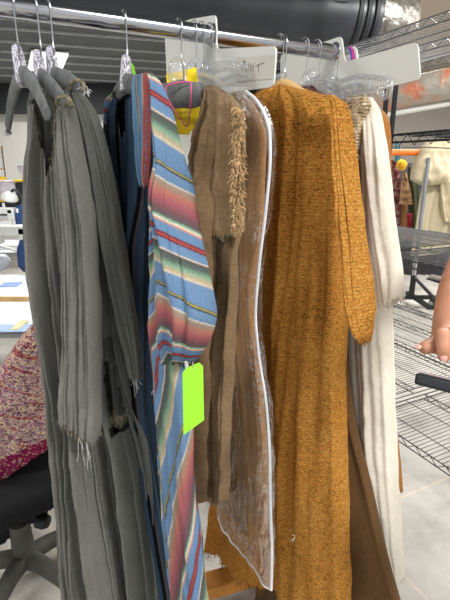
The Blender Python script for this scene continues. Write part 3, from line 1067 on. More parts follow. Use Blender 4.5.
fl.build('front_flap', M['brown_rag'], bt, cut=shag, crumple=.006, seed=22)
lp_ = Drape([(214, 228, 240, 226, .008), (213, 270, 238, 268, .012), (211, 340, 235, 340, .014), (209, 420, 232, 420, .015), (208, 497, 229.5, 502, .014)], O6, -62, .022, folds=3, amp=.008, seed=68, nz=80, nu=50)
lp_.build('front_panel', M['brown_rag'], bt, crumple=.006, seed=23)
rg = random.Random(5)
mb = MB()
for i in range(1700):
    t = .1 + .88 * rg.random()
    e = rg.choice((-1, 1)) * .085 * math.sin(max(0, min(1, (t - .1) / .9)) * math.pi) ** .5
    v = .80 + .03 * math.sin(t * 17) + e + rg.gauss(0, .045)
    p = fl.across(min(.99, v), t)
    tow = (EYE - p) / np.linalg.norm(EYE - p)
    p = p + tow * .004
    pts = [p]
    dr = np.array([rg.gauss(0, .0009), rg.gauss(0, .0009), rg.gauss(-.0020, .0010)]) + tow * abs(rg.gauss(.0009, .0006))
    for _ in range(3):
        p = p + dr + np.array([rg.gauss(0, .0014), rg.gauss(0, .0014), rg.gauss(-.0002, .0010)])
        pts.append(p)
    mb.tube(pts, [.0009, .0011, .0009, .0004], 4)
fr = mb.build('shaggy_fringe', M['fringe'], bt)
fr['kind'] = 'stuff'
MB().tube(smooth_path([fl.pt(v, 1.0) + fl.m * .002 for v in np.linspace(.03, .97, 12)], 3), .0014, 6).build('seam_cord', M['rope'], bt)
threads('frayed_hem', [t6.pt(v, 1) for v in np.linspace(.03, .6, 30)] + [lp_.pt(v, 1) for v in np.linspace(.03, .97, 24)], M['thread_tan'], bt, .008, .0005, 61, .003, 2)
threads('frayed_neck', [t6.pt(v, .03 + .02 * rg.random()) for v in np.linspace(.05, .6, 30)], M['thread_tan'], bt, .012, .0005, 62, .004, 2)

# ================================================================== garment bag and its contents
O7 = rail(rail_at(209) + .03)
cr = thing('taupe_gown', (O7[0], O7[1], .3), 'plain taupe brown gown inside the clear zipped garment bag', 'gown')
Drape([(222, 92, 236, 92, .004), (216, 104, 256, 108, .010), (214, 130, 266, 140, .013), (214, 200, 264, 210, .015), (214, 300, 255, 300, .016), (217, 400, 264, 405, .016), (219, 470, 268, 480, .016), (220, 500, 267, 548, .015)],
      O7, -63, 0, folds=5, amp=.006, seed=72, nz=100, nu=70).build('gown_body', M['bagged'], cr)
gb = thing('garment_bag', (O7[0], O7[1], .3), 'clear vinyl garment bag with white piping over a taupe gown', 'garment bag')
bag_rows = [(216, 83, 232, 83, .006), (209, 90, 252, 94, .016), (208, 104, 266, 109, .022), (208, 126, 275, 132, .027), (208, 150, 276.5, 158, .03), (208, 200, 273, 204, .03), (209, 255, 266, 262, .03), (210, 310, 261.5, 312, .03),
            (212, 355, 264, 352, .03), (214, 400, 271, 402, .03), (215, 440, 274.5, 450, .03), (215, 480, 275, 510, .028), (216, 502, 275, 556, .022), (218, 517, 272.5, 590, .012)]
bg = Drape(bag_rows, O7, -63, 0, folds=4, amp=.004, seed=75, nz=150, nu=80, jag=0)
bg.build('vinyl_cover', M['bag'], gb, solid=0, crumple=.006, cscale=18, seed=12)
edge = [bg.pt(1.0, t) for t in np.linspace(.0, 1, 60)]
hem = [bg.pt(v, 1.0) for v in np.linspace(1, 0, 24)]
top = [bg.pt(v, .0) for v in np.linspace(0, 1, 6)]
lft = [bg.pt(0, t) for t in np.linspace(.18, 0, 12)]
MB().tube(smooth_path(lft + top[1:] + edge[1:], 2), .0030, 8).build('piping', M['paper'], gb)
MB().tube(smooth_path(hem, 2), .0020, 8).build('hem_piping', M['paper'], gb)

# ================================================================== ochre knit robe
O8 = rail(rail_at(280))
oc = thing('ochre_robe', (O8[0], O8[1], .2), 'long mustard ochre knit robe with loose sleeve, centre of the rack', 'robe')
o8 = Drape([(279, 84, 290, 84, .008), (262, 91, 310, 90, .03), (244, 104, 334, 98, .045), (238, 130, 348, 118, .052), (236, 180, 352, 165, .055), (232, 250, 352, 245, .056), (226, 330, 348, 335, .056), (218, 420, 347, 430, .058),
            (210, 500, 349, 520, .06), (204, 546, 352, 625, .06)], O8, -63, 0, folds=7.5, amp=.020, seed=83, nz=150, nu=110)
o8.build('robe_body', M['ochre'], oc, crumple=.003, seed=14)
sl8 = Drape([(328, 95, 334, 95, .008), (330, 108, 348, 104, .022), (331, 140, 354, 132, .028), (333, 190, 360, 180, .03), (338, 240, 367, 232, .032), (343, 285, 373, 275, .032), (346, 312, 376, 308, .030), (350, 330, 374, 330, .026),
             (358, 341, 371, 342, .014)], O8, -63, .025, folds=2.4, amp=.009, seed=87, nz=100, nu=50)
sl8.build('sleeve', M['ochre'], oc, crumple=.003, seed=15)
threads('loose_thread', [o8.pt(.86, .84), o8.pt(.865, .843)], M['thread'], oc, .012, .0007, 88, .004, 3)
threads('frayed_hem', [o8.pt(v, 1) for v in np.linspace(.02, .6, 60)], plain('ochre_yarn', (128, 88, 34), .95, spec=.1), oc, .02, .0008, 89, .004, 2)

# maroon boucle sweater behind
O9 = rail(rail_at(305) + .01)
mt = thing('maroon_sweater', (O9[0], O9[1], .9), 'dark maroon boucle knit sweater peeking above the ochre robe', 'sweater')
Drape([(304, 86, 312, 84, .012), (300, 92, 322, 92, .024), (296, 104, 340, 104, .026), (290, 130, 352, 126, .026), (288, 200, 352, 200, .026), (288, 260, 350, 260, .026), (290, 300, 346, 300, .024)], O9, -63, 0, folds=5, amp=.006, seed=93, nz=80, nu=60).build(
    'sweater_body', M['maroon'], mt, crumple=.008, cscale=60, seed=16)

# ================================================================== cream gown, lace wrap, brown gowns
O10 = rail(rail_at(337) + .02)
cg = thing('cream_gown', (O10[0], O10[1], .2), 'long cream gauze gown with raw-edged sleeve, behind the ochre robe', 'gown')
c10 = Drape([(352, 98, 368, 98, .010), (344, 108, 377, 106, .026), (340, 130, 382, 128, .034), (338, 190, 386, 185, .036), (338, 260, 389, 255, .036), (340, 340, 393, 335, .036), (346, 420, 396, 410, .036), (356, 480, 398, 470, .034),
             (368, 530, 401, 530, .032), (386, 572, 405, 584, .026)], O10, -60, 0, folds=3.0, amp=.008, seed=101, nz=130, nu=80)
c10.build('gown_body', M['cream'], cg, crumple=.004, seed=18)
sl10 = Drape([(366, 97, 372, 98, .008), (362, 112, 380, 110, .018), (361, 150, 387, 145, .022), (362, 200, 393, 195, .024), (366, 250, 399, 245, .025), (370, 290, 404, 282, .025), (372, 312, 405, 298, .025)],
             O10, -60, .04, folds=2.2, amp=.007, seed=105, nz=90, nu=50, jag=.004)
sl10.build('sleeve', M['cream'], cg, crumple=.003, seed=19)
threads('frayed_hem', [sl10.pt(v, 1) for v in np.linspace(.05, .98, 40)] + [c10.pt(v, 1) for v in np.linspace(.1, .98, 24)], plain('cream_thread', (236, 228, 210), .9, spec=.1), cg, .007, .0005, 107, .002, 2)

lw = thing('lace_wrap', (O10[0], O10[1], 1.2), 'beige lacy knit wrap draped over the shoulder of the cream gown', 'wrap')
l10 = Drape([(340, 99, 366, 95, .008), (342, 106, 370, 104, .016), (346, 122, 366, 120, .018), (350, 138, 362, 136, .012), (353, 154, 358, 152, .006)], O10, -60, .075, folds=3, amp=.004, seed=111, nz=60, nu=40)
l10.build('wrap_body', M['lace'], lw, crumple=.006, cscale=60, seed=20)
threads('knit_loops', [l10.pt(.9 - .3 * rg.random(), t) + l10.m * .003 for t in np.linspace(.1, .98, 50)], plain('beige_yarn', (214, 196, 168), .95, spec=.1), lw, .014, .0009, 112, .004, 1)

O11 = rail(rail_at(341) + .075)
tr_ = thing('tan_gown', (O11[0], O11[1], .3), 'tan orange gown mostly hidden behind the cream gown', 'gown')
Drape([(352, 104, 366, 104, .010), (346, 112, 384, 112, .024), (345, 130, 390, 126, .028), (350, 200, 391, 195, .03), (356, 300, 392, 300, .03), (362, 400, 395, 405, .03), (372, 450, 400, 460, .026), (386, 478, 403, 492, .012)],
      O11, -60, 0, folds=3, amp=.008, seed=121, nz=90, nu=50).build('gown_body', M['tan_robe'], tr_)
O12 = rail(rail_at(316) + .02)
br = thing('brown_gown', (O12[0], O12[1], .1), 'plain dark brown gown between the ochre robe and the cream gown', 'gown')
Drape([(318, 100, 328, 100, .010), (300, 112, 352, 110, .022), (296, 140, 356, 140, .026), (292, 220, 352, 220, .026), (290, 330, 348, 330, .028), (286, 420, 356, 420, .03), (276, 500, 372, 490, .032), (264, 560, 388, 560, .034), (250, 605, 402, 610, .034)],
      O12, -63, 0, folds=5, amp=.014, seed=131, nz=120, nu=80).build('gown_body', M['brown_robe'], br)

# ================================================================== room shell
def struct(o):
    o['kind'] = 'structure'
    return o


def floor_mat():
    k = NT('concrete_tile')
    tc = k.n('ShaderNodeTexCoord')
    mp = k.n('ShaderNodeMapping')
    mp.inputs['Rotation'].default_value = (0, 0, math.radians(-26))
    k.l(tc.outputs['Object'], mp.inputs[0])
    bk = k.n('ShaderNodeTexBrick')
    bk.offset = 0
    bk.inputs['Scale'].default_value = 1.0
    bk.inputs['Brick Width'].default_value = 1.2
    bk.inputs['Row Height'].default_value = 1.2
    bk.inputs['Mortar Size'].default_value = .006
    bk.inputs['Color1'].default_value = lin((206, 203, 197)); bk.inputs['Color2'].default_value = lin((210, 207, 201))
    bk.inputs['Mortar'].default_value = lin((226, 214, 196))
    k.l(mp.outputs[0], bk.inputs['Vector'])
    nz = k.n('ShaderNodeTexNoise', Scale=3.5, Detail=8.0, Roughness=.65)
    k.l(tc.outputs['Object'], nz.inputs['Vector'])
    r = k.ramp(nz.outputs['Fac'], [(.3, (196, 194, 190)), (.5, (232, 230, 226)), (.72, (255, 255, 255))])
    k.l(k.mix(1.0, bk.outputs['Color'], r.outputs[0], 'MULTIPLY'), k.b.inputs['Base Color'])
    k.b.inputs['Roughness'].default_value = .5
    k.bump(nz.outputs['Fac'], .05)
    return k.m


struct(MB().box((0, 3, -.05), (16, 14, .1)).build('floor', floor_mat(), smooth=False))
wall_m = plain('off_white_paint', (222, 220, 213), .8, var=.02, scale=2)
struct(MB().box((-1, 9.3, 1.6), (14, .2, 3.4)).build('wall_back', wall_m, smooth=False))
struct(MB().box((-6.9, 3, 1.6), (.2, 13, 3.4)).build('wall_left', wall_m, smooth=False))
wall_r = plain('taupe_paint', (176, 168, 158), .8, var=.02, scale=2)
struct(MB().box((4.1, 8.4, 1.6), (6.4, .2, 3.4)).build('wall_right', wall_r, smooth=False))
ceil_m = plain('dark_ceiling_paint', (92, 96, 98), .8, var=.04, scale=3)
CZ = 3.0
struct(MB().box((-2.9, 3.6, CZ + .05), (8.4, 11.6, .1)).build('ceiling', ceil_m, smooth=False))
struct(MB().box((4.45, 3.6, CZ + .05), (6.3, 11.6, .1)).build('ceiling_right', plain('pale_ceiling_paint', (190, 182, 168), .8, var=.03, scale=2), smooth=False))
strip_m = plain('pale_ceiling_strip', (176, 180, 178), .6)
dirc = np.array([.96, .28, 0]); perp = np.array([-.28, .96, 0])
for i, y in enumerate((29, 42, 52, 60, 68, 76)):
    a = on_z(0, y - .2, CZ - .02)
    c = a + dirc * 1.3
    struct(MB().box((c[0], c[1], CZ - .012), (6.4, .028, .022), dirc, perp).build('trim_%d' % (i + 1), strip_m, smooth=False))
struct(MB().box((-2.8, 9.0, 2.86), (8.0, .5, .66)).build('beam', plain('black_paint', (38, 40, 42), .7), smooth=False))

lt = thing('ceiling_light', tuple(on_z(48, 62, CZ - .03)), 'bright square ceiling light panel behind the tinsel-wrapped hangers', 'light')
q = [on_z(x, y, CZ - .045) for x, y in ((32, 52.5), (68, 54.5), (61, 71), (28, 70))]
MB().prism(q, (0, 0, 1), .02).build('diffuser', glow('light_diffuser', (250, 250, 246), 3.2), lt, False)
q2 = [(p - np.mean(q, 0)) * 1.05 + np.mean(q, 0) + np.array([0, 0, .022]) for p in q]
MB().prism(q2, (0, 0, 1), .02).build('frame', strip_m, lt, False)

# ducts
dk = thing('black_duct', tuple(P3(200, -10, 4.0)), 'wide black insulated air duct under the ceiling', 'duct')
e1 = P3(372, 20, 3.3); e0 = P3(-60, -22, 2.98)
da = (e1 - e0) / np.linalg.norm(e1 - e0)
path = [e0 + (e1 - e0) * t for t in np.linspace(0, 1, 40)]
black_foil = plain('black_duct_foil', (50, 54, 60), .38, var=.2, scale=3, spec=.5, bump=.15)
MB().tube(path, [.211 + .005 * math.sin(i * 2.1) for i in range(40)], 40).build('duct_sleeve', black_foil, dk)
for q in (.945, .965, .985):
    c = e0 + (e1 - e0) * q
    MB().tube([c - da * .018, c - da * .010, c + da * .010, c + da * .018], [.215, .225, .225, .215], 40).build('clamp_band', M['black'], dk)
sm = MB().tube([e0 + (e1 - e0) * (.18 + .74 * i / 45) + np.array([0, -.208, .024 + .004 * (i % 2)]) for i in range(46)], .004, 6)
sm.build('stitched_seam', M['black'], dk)

silver = NT('silver_foil')
tc = silver.n('ShaderNodeTexCoord')
nz = silver.n('ShaderNodeTexNoise', Scale=16.0, Detail=5.0)
silver.l(tc.outputs['Object'], nz.inputs['Vector'])
r = silver.ramp(nz.outputs['Fac'], [(.3, (112, 109, 104)), (.7, (164, 160, 152))])
silver.l(r.outputs[0], silver.b.inputs['Base Color'])
silver.b.inputs['Metallic'].default_value = .85
silver.b.inputs['Roughness'].default_value = .38
silver.bump(nz.outputs['Fac'], .8, .03)
SILVER = silver.m
sd = thing('silver_flex_duct', tuple(P3(392, 10, 4.2)), 'crinkled silver flexible duct elbow joined to the black duct', 'duct')
ep = smooth_path([e1 - da * .016, e1 + da * .08, e1 + da * .16 + np.array([0, .04, .024]), e1 + da * .215 + np.array([0, .16, .12]), e1 + da * .225 + np.array([0, .26, .2])], 8)
MB().tube(ep, [.197 + .005 * (i % 2) for i in range(len(ep))], 36).build('elbow', SILVER, sd)
sd2 = thing('silver_wrapped_duct', tuple(P3(420, 90, 4.2)), 'silver foil wrapped duct with orange reflections above the wire shelf', 'duct')
pa, pb = P3(300, 112, 5.0), P3(480, 78, 3.6)
refl = NT('painted_reflection_foil')
tcx = refl.n('ShaderNodeTexCoord')
n1 = refl.n('ShaderNodeTexNoise', Scale=3.2, Detail=6.0, Roughness=.7)
n2 = refl.n('ShaderNodeTexNoise', Scale=16.0, Detail=5.0)
refl.l(tcx.outputs['Object'], n1.inputs['Vector']); refl.l(tcx.outputs['Object'], n2.inputs['Vector'])
r_ = refl.ramp(n1.outputs['Fac'], [(.42, (186, 180, 170)), (.5, (196, 168, 150)), (.58, (222, 140, 108)), (.7, (196, 150, 128))])  # noise blotches paint orange reflections into the foil's base colour
refl.l(r_.outputs[0], refl.b.inputs['Base Color'])
refl.b.inputs['Metallic'].default_value = .5
refl.b.inputs['Roughness'].default_value = .5
refl.bump(n2.outputs['Fac'], .7, .03)
MB().tube([pa + (pb - pa) * t for t in np.linspace(0, 1, 24)], [.125 + .004 * (i % 2) for i in range(24)], 30).build('duct_body', refl.m, sd2)
pp = thing('grey_pipe', tuple(P3(420, 110, 4.3)), 'pale grey pipe running just under the silver wrapped duct', 'pipe')
MB().tube([P3(300, 131, 5.0), P3(480, 98, 3.65)], .022, 14).build('pipe_body', M['white_plastic'], pp)
bp_ = thing('ceiling_pipe', tuple(P3(405, 5, 4.6)), 'black pipe under the ceiling above the silver duct elbow', 'pipe')
MB().tube([P3(380, 12, 5.6), P3(432, -8, 4.4)], .07, 16).build('pipe_body', M['black'], bp_)
MB().tube([P3(411, 0, 4.9), P3(411, 12, 4.9)], .02, 10).build('hanger_rod', M['black'], bp_)


# ================================================================== wire shelving
def q_(d, n, z):
    p = D * d + N * n
    return np.array([p[0], p[1], z])


def wire_shelf(parent, d0, d1, n0, n1, z, centre=True, step=.026, wr=.0019, th=.034, tr=.0032):
    mb = MB()
    for n_ in np.arange(n0 + .01, n1, step):
        mb.tube([q_(d0, n_, z + .004), q_(d1, n_, z + .004)], wr, 5)
    trusses = [d0, d1] + ([(d0 + d1) / 2] if centre else [])
    for dd in trusses:
        mb.tube([q_(dd, n0, z), q_(dd, n1, z)], tr, 6)
        mb.tube([q_(dd, n0, z - .034), q_(dd, n1, z - th)], tr, 6)
        k = int((n1 - n0) / .045)
        zz = [q_(dd, n0 + (n1 - n0) * i / k, z - (th if i % 2 else 0)) for i in range(k + 1)]
        for a, b in zip(zz[:-1], zz[1:]):
            mb.tube([a, b], .0022, 5)
    for f in (.13, .33, .67, .87):
        dd = d0 + (d1 - d0) * f
        mb.tube([q_(dd, n0, z - .003), q_(dd, n1, z - .003)], .0026, 6)
    for n_ in (n0, n1):
        for dz in (0, -th):
            mb.tube([q_(d0, n_, z + dz), q_(d1, n_, z + dz)], .0032, 6)
    return mb.build('wire_shelf', M['blackwire'], parent)


def shelving(d0, d1, n0, n1, levels, top, label, posts=True):
    c = q_((d0 + d1) / 2, (n0 + n1) / 2, 0)
    root = thing('wire_shelving', tuple(c), label, 'shelving', 'black wire shelving units')
    for z in levels:
        wire_shelf(root, d0, d1, n0 + .012, n1 - .012, z, wr=.0036 if z > 1.5 else (.0024 if z > 1.0 else .0019), th=.052 if z > 1.5 else .034, tr=.0058 if z > 1.5 else .0032)
    for d_ in (d0, d1):
        for n_ in (n0, n1):
            mb = MB()
            mb.tube([q_(d_, n_, .0), q_(d_, n_, top)], .0125, 12)
            mb.build('post', M['blackwire'], root)
    return root


shelving(1.75, 2.75, -1.71, -.50, (.13, 1.07, 1.662), 1.95, 'near black wire shelving unit, empty, right of the cream gown')
shelving(1.75, 2.75, -2.98, -1.765, (.13, 1.07), 1.95, 'black wire shelving unit hidden behind the cream gown, end to end with the near one')
ovh = thing('overhead_shelf', tuple(q_(2.1, -1.7, 2.1)), 'long black wire shelf high up above the white divider arm', 'shelving')
M['blackwire'], bw_ = plain('silvered_grey_wire', (132, 134, 138), .35, .4, var=.1, spec=.5), M['blackwire']
wire_shelf(ovh, 1.75, 2.41, -3.0, -.48, 2.13)
M['blackwire'] = bw_
for d_ in (1.75, 2.41):
    for n_ in (-3.01, -.46):
        MB().tube([q_(d_, n_, 0), q_(d_, n_, 2.16)], .0125, 12).build('post', M['blackwire'], ovh)
shelving(2.80, 3.62, -3.75, -1.35, (.13,), .3, 'low black wire rack on the floor directly behind the near shelving')

# ================================================================== rolling rack with cream drapery behind
YR = 4.75
rr_ = thing('rolling_rack', (2.45, YR, 0), 'rolling rack with orange rail, chrome post and black caster base', 'clothes rack')
pt_ = on_z(409, 298, .16)
k_ = YR / pt_[1]
pr = at_Y(412, 290, YR)
px_ = pr[0]
MB().tube([(px_, YR, .14), (px_, YR, 1.62)], .022, 14).build('post', M['chrome'], rr_)
ra = at_Y(388, 152.5, YR + .15); rb = at_Y(470, 149, YR + .15)
MB().tube([ra, (rb[0], YR + .15, ra[2])], .032, 16).build('rail', M['orange'], rr_)
MB().box((px_ + .1, YR - .02, .13), (1.0, .045, .04)).box((px_ + .06, YR - .05, .11), (.045, .6, .04)).tube([(px_, YR - .02, .36), (px_ + .2, YR - .25, .13)], .02, 8).build('base_frame', M['black'], rr_)
MB().tube([(px_, YR, .12), (px_, YR, .38)], .030, 12).build('post_sleeve', M['black'], rr_)
cw = on_z(432, 309, 0)
for cx, cy in ((cw[0], cw[1]), (px_ - .3, YR + .3), (px_ + .6, YR - .05)):
    c = MB().lathe((cx - .018, cy, .055), [(.03, 0), (.055, .004), (.055, .036), (.03, .04)], 18, (1, .2, 0)).build('caster', M['black'], rr_)
    MB().lathe((cx - .026, cy - .004, .055), [(.012, 0), (.036, .004), (.036, .05), (.012, .054)], 14, (1, .2, 0)).build('hub', M['wire'], c)
MB().tube([(cw[0], cw[1], .06), (cw[0], cw[1], .13)], .012, 8).build('caster_stem', M['wire'], rr_)

cream2 = cloth('cream_checked_drape', (204, 193, 164), (176, 164, 136), scale=60, bump=.4, mott=3)
cd = thing('cream_costume', (2.5, YR + .2, .7), 'cream draped costume hanging on the rolling rack behind the shelves', 'costume', None)
OB = np.array([2.4, YR + .22, 0])
Drape([(424, 178, 470, 172, .03), (420, 195, 474, 195, .05), (417, 215, 472, 215, .05), (414, 235, 470, 235, .05), (410, 256, 440, 254, .04)], OB, 0, 0, folds=6, amp=.03, seed=201, nz=60, nu=50).build('skirt', cream2, cd)
Drape([(425, 142, 470, 138, .04), (418, 152, 476, 150, .10), (412, 166, 478, 166, .13), (411, 178, 470, 176, .12), (420, 185, 455, 184, .05)], OB, 0, .10, folds=3, amp=.03, seed=203, nz=50, nu=50).build('draped_hood', cream2, cd, crumple=.03, cscale=6)
Drape([(436, 170, 468, 170, .03), (440, 190, 470, 190, .06), (441, 210, 474, 208, .07), (444, 222, 476, 222, .05)], OB, 0, .13, folds=3, amp=.03, seed=204, nz=40, nu=40).build('draped_swag', cream2, cd, crumple=.03, cscale=6)
OC = np.array([2.0, YR + .75, 0])
small = [
    ('maroon_jacket', [(391, 160, 397, 160, .02), (389, 180, 400, 178, .05), (389, 205, 400, 205, .05), (390, 232, 398, 232, .04)], knit('maroon_floral', [(.1, (60, 34, 40)), (.4, (120, 60, 62)), (.7, (150, 120, 110)), (.95, (70, 60, 84))], cell=30, row=60), 'dark maroon patterned jacket on the far rack', 0),
    ('checked_skirt', [(403, 172, 406, 172, .02), (401, 185, 409, 184, .05), (399, 204, 413, 204, .06)], knit('tan_check', [(.1, (120, 86, 62)), (.5, (186, 146, 110)), (.9, (206, 176, 140))], cell=24, row=60), 'tan checked skirt on the far rack', .12),
    ('olive_coat', [(408, 166, 416, 166, .03), (408, 190, 418, 190, .05), (409, 220, 418, 220, .05), (411, 238, 418, 238, .04)], plain('olive_cloth', (66, 70, 44), .9), 'dark olive coat on the far rack behind the cream costume', -.1),
    ('tan_trousers', [(401, 204, 407, 204, .02), (400, 222, 407, 222, .03), (400, 240, 406, 240, .03)], plain('tan_corduroy', (150, 104, 62), .9), 'tan trousers hanging below the checked skirt', .02),
    ('red_scarf', [(407, 214, 412, 214, .02), (407, 228, 412, 228, .03), (408, 240, 412, 240, .02)], plain('red_cloth', (150, 40, 56), .9), 'dark red cloth hanging low on the far rack', .0),
    ('teal_scarf', [(395, 143, 400, 143, .02), (395, 150, 400, 150, .02), (395, 162, 400, 162, .02)], plain('teal_cloth', (84, 150, 164), .8), 'teal scarf just below the orange rail', .08),
]
for nm, rows, mt_, lb, off in small:
    t_ = thing(nm, (OC[0], OC[1], .6), lb, nm.split('_')[1], 'clothes on the far rack')
    Drape(rows, OC, 0, off, folds=3, amp=.015, seed=len(nm) * 7, nz=40, nu=30).build('cloth_body', mt_, t_)
yh = thing('yellow_hat', tuple(at_Y(402, 165, YR + .5)), 'yellow felt hat hanging on the far rack', 'hat')
MB().lathe(at_Y(401.5, 165, YR + .5), [(.012, -.02), (.06, -.01), (.065, 0), (.045, .01), (.04, .05), (.02, .06)], 20, (.3, -1, .2)).build('hat_body', plain('yellow_felt', (222, 172, 40), .9), yh)
dkc = thing('dark_curtain', (3.2, 6.3, 0), 'dark curtain hanging behind the far rack', 'curtain')
Drape([(360, 163, 520, 163, .03), (360, 180, 520, 180, .05), (360, 225, 520, 225, .05), (360, 279, 520, 279, .05)], np.array([2.8, 6.4, 0]), 0, 0, folds=24, amp=.04, seed=301, nz=40, nu=160).build('curtain_cloth', plain('charcoal_curtain', (58, 56, 60), .9, var=.2, scale=6), dkc)
for i, (x, y, c, lb) in enumerate(((433, 272, (150, 140, 134), 'pale shoe'), (446, 273, (206, 140, 50), 'orange shoe'), (456, 276, (120, 90, 70), 'brown shoe'))):
    p = on_z(x, y + 7, .0)
    Y_ = 6.1
    p = at_Y(x, y, Y_)
    t_ = thing('shoe', (p[0], Y_, 0), '%s on the floor under the far clothes' % lb, 'shoe', 'shoes under the far clothes')
    MB().lathe((p[0], Y_ - .1, .05), [(.02, -.1), (.045, -.06), (.04, 0), (.05, .06), (.045, .1), (.02, .13)], 14, (.4, -.9, .1)).build('upper', plain('leather_%d' % i, c, .6), t_)
    MB().box((p[0], Y_ - .1, .008), (.09, .24, .016), (1, .3, 0)).build('sole', M['black'], t_, False)

# ================================================================== office chair with knitted shawl
hub = on_z(25, 558, .14)
oc_ = thing('office_chair', (hub[0], hub[1], 0), 'black office chair with grey five-star base at the left edge', 'chair')
OCH = P3(20, 440, 1.50)
OCH[2] = 0
Drape([(34, 334, 50, 328, .02), (20, 356, 60, 350, .030), (2, 394, 66, 385, .040), (-30, 440, 70, 430, .05), (-40, 490, 68, 470, .05), (-36, 530, 60, 492, .045), (-15, 548, 52, 507, .03)],
      OCH, 15, 0, folds=1, amp=.004, seed=311, nz=50, nu=40).build('backrest', M['blackfab'], oc_, solid=0)
top_c = P3(24, 532, 1.56)
base_z = .16
MB().lathe((hub[0], hub[1], base_z - .03), [(.040, 0), (.040, .03), (.036, .12), (.034, .17), (.020, .172), (.013, .175), (.013, .30)], 24).build('gas_column', M['base_grey'], oc_)
st = MB()
MB().box((hub[0] - .02, hub[1] + .05, .47), (.5, .46, .09), (.78, .62, 0)).build('seat', M['blackfab'], oc_, bevel=.03)
kp = P3(45, 520, 1.5)
MB().tube([kp + np.array([-.10, .04, .02]), kp + np.array([-.02, 0, 0])], .007, 8).lathe(kp - np.array([.03, 0, 0]), [(.012, 0), (.024, .006), (.026, .03), (.02, .045), (.01, .05)], 16, (1, -.2, 0)).build('tension_knob', M['black'], oc_)
for k in range(5):
    a = math.radians(-97 + 72 * k)
    dr = np.array([math.cos(a), math.sin(a), 0])
    c = np.array([hub[0], hub[1], 0])
    pth = [c + dr * .02 + np.array([0, 0, .145]), c + dr * .10 + np.array([0, 0, .145]), c + dr * .22 + np.array([0, 0, .115]), c + dr * .31 + np.array([0, 0, .085])]
    MB().tube(smooth_path(pth, 5), [.034 - .014 * i / 15 for i in range(16)], 12).build('base_leg', M['base_grey'], oc_)
    w = c + dr * .31
    MB().lathe((w[0] - .02, w[1], .03), [(.02, 0), (.03, .004), (.03, .036), (.02, .04)], 14, (1, 0, 0)).build('caster', M['black'], oc_)

sh = thing('knitted_shawl', (OCH[0], OCH[1], .5), 'pink and yellow speckled knitted shawl draped over the black chair back', 'shawl')
Drape([(34, 322, 50, 317, .034), (12, 348, 60, 340, .060), (-10, 385, 68, 380, .068), (-38, 430, 74, 400, .066), (-46, 465, 74, 415, .070), (-44, 505, 72, 422, .068)],
      OCH, 15, 0, folds=2, amp=.006, seed=321, nz=80, nu=60, jag=.004).build('shawl_body', M['pinkknit'], sh, crumple=.008, cscale=22, seed=30)

# ================================================================== sewing corner at the left, far away
def box_px(x0, x1, y0, y1, Y, dep):
    a, b = at_Y(x0, y1, Y), at_Y(x1, y0, Y)
    c = (a + b) / 2
    return c + np.array([0, dep / 2, 0]), (b[0] - a[0], dep, b[2] - a[2])


def table(x_at, Y0, Y1, zt, label, edge='table_edge', X0=-3.6, X1=None):
    X1 = at_Y(x_at, 280, Y0)[0]
    t = thing('work_table', ((X0 + X1) / 2, (Y0 + Y1) / 2, 0), label, 'table', 'white work tables')
    MB().box(((X0 + X1) / 2, (Y0 + Y1) / 2, zt - .015), (X1 - X0, Y1 - Y0, .03)).build('table_top', M['tabletop'], t, bevel=.004)
    MB().box(((X0 + X1) / 2, Y0 - .006, zt - .018), (X1 - X0, .012, .042)).build('edge_strip', M[edge], t)
    for X in (X0 + .1, X1 - .08):
        for Y in (Y0 + .08, Y1 - .08):
            MB().tube([(X, Y, 0), (X, Y, zt - .03)], .02, 10).build('leg', M['table_edge'], t)
    return t


table(60, 2.02, 2.5, .75, 'white work table nearest the chair, grey edge strip')
table(62, 2.6, 3.2, .75, 'white work table in the middle with pale wooden edge', 'woodpale')
table(50, 4.1, 4.9, .75, 'white work table under the desk lamp')
table(40, 5.6, 6.4, .75, 'white work table furthest back against the bins')
pb_ = thing('blue_sheet', tuple(at_Y(10, 285, 2.9)), 'blue and white printed sheet on the middle work table', 'paper')
a_, b_ = on_z(2, 287, .752), on_z(19, 282, .752)
MB().box(((a_[0] + b_[0]) / 2, (a_[1] + b_[1]) / 2, .752), (.12, .12, .003), (1, .1, 0)).build('sheet', M['sky'], pb_, False)
pb2 = thing('blue_fabric_piece', tuple(on_z(12, 330, .753)), 'pale blue cloth with yellow strip on the nearest work table', 'fabric')
a_ = on_z(12, 328, .754)
MB().box((a_[0], a_[1], .753), (.34, .10, .004), (1, .05, 0)).build('cloth_piece', plain('pale_blue_cloth', (176, 202, 240), .8), pb2, False)
MB().box((a_[0] + .02, a_[1] + .04, .757), (.04, .14, .003), (1, .05, 0)).build('yellow_strip', plain('cream_yellow_strip', (238, 226, 178), .8), pb2, False)


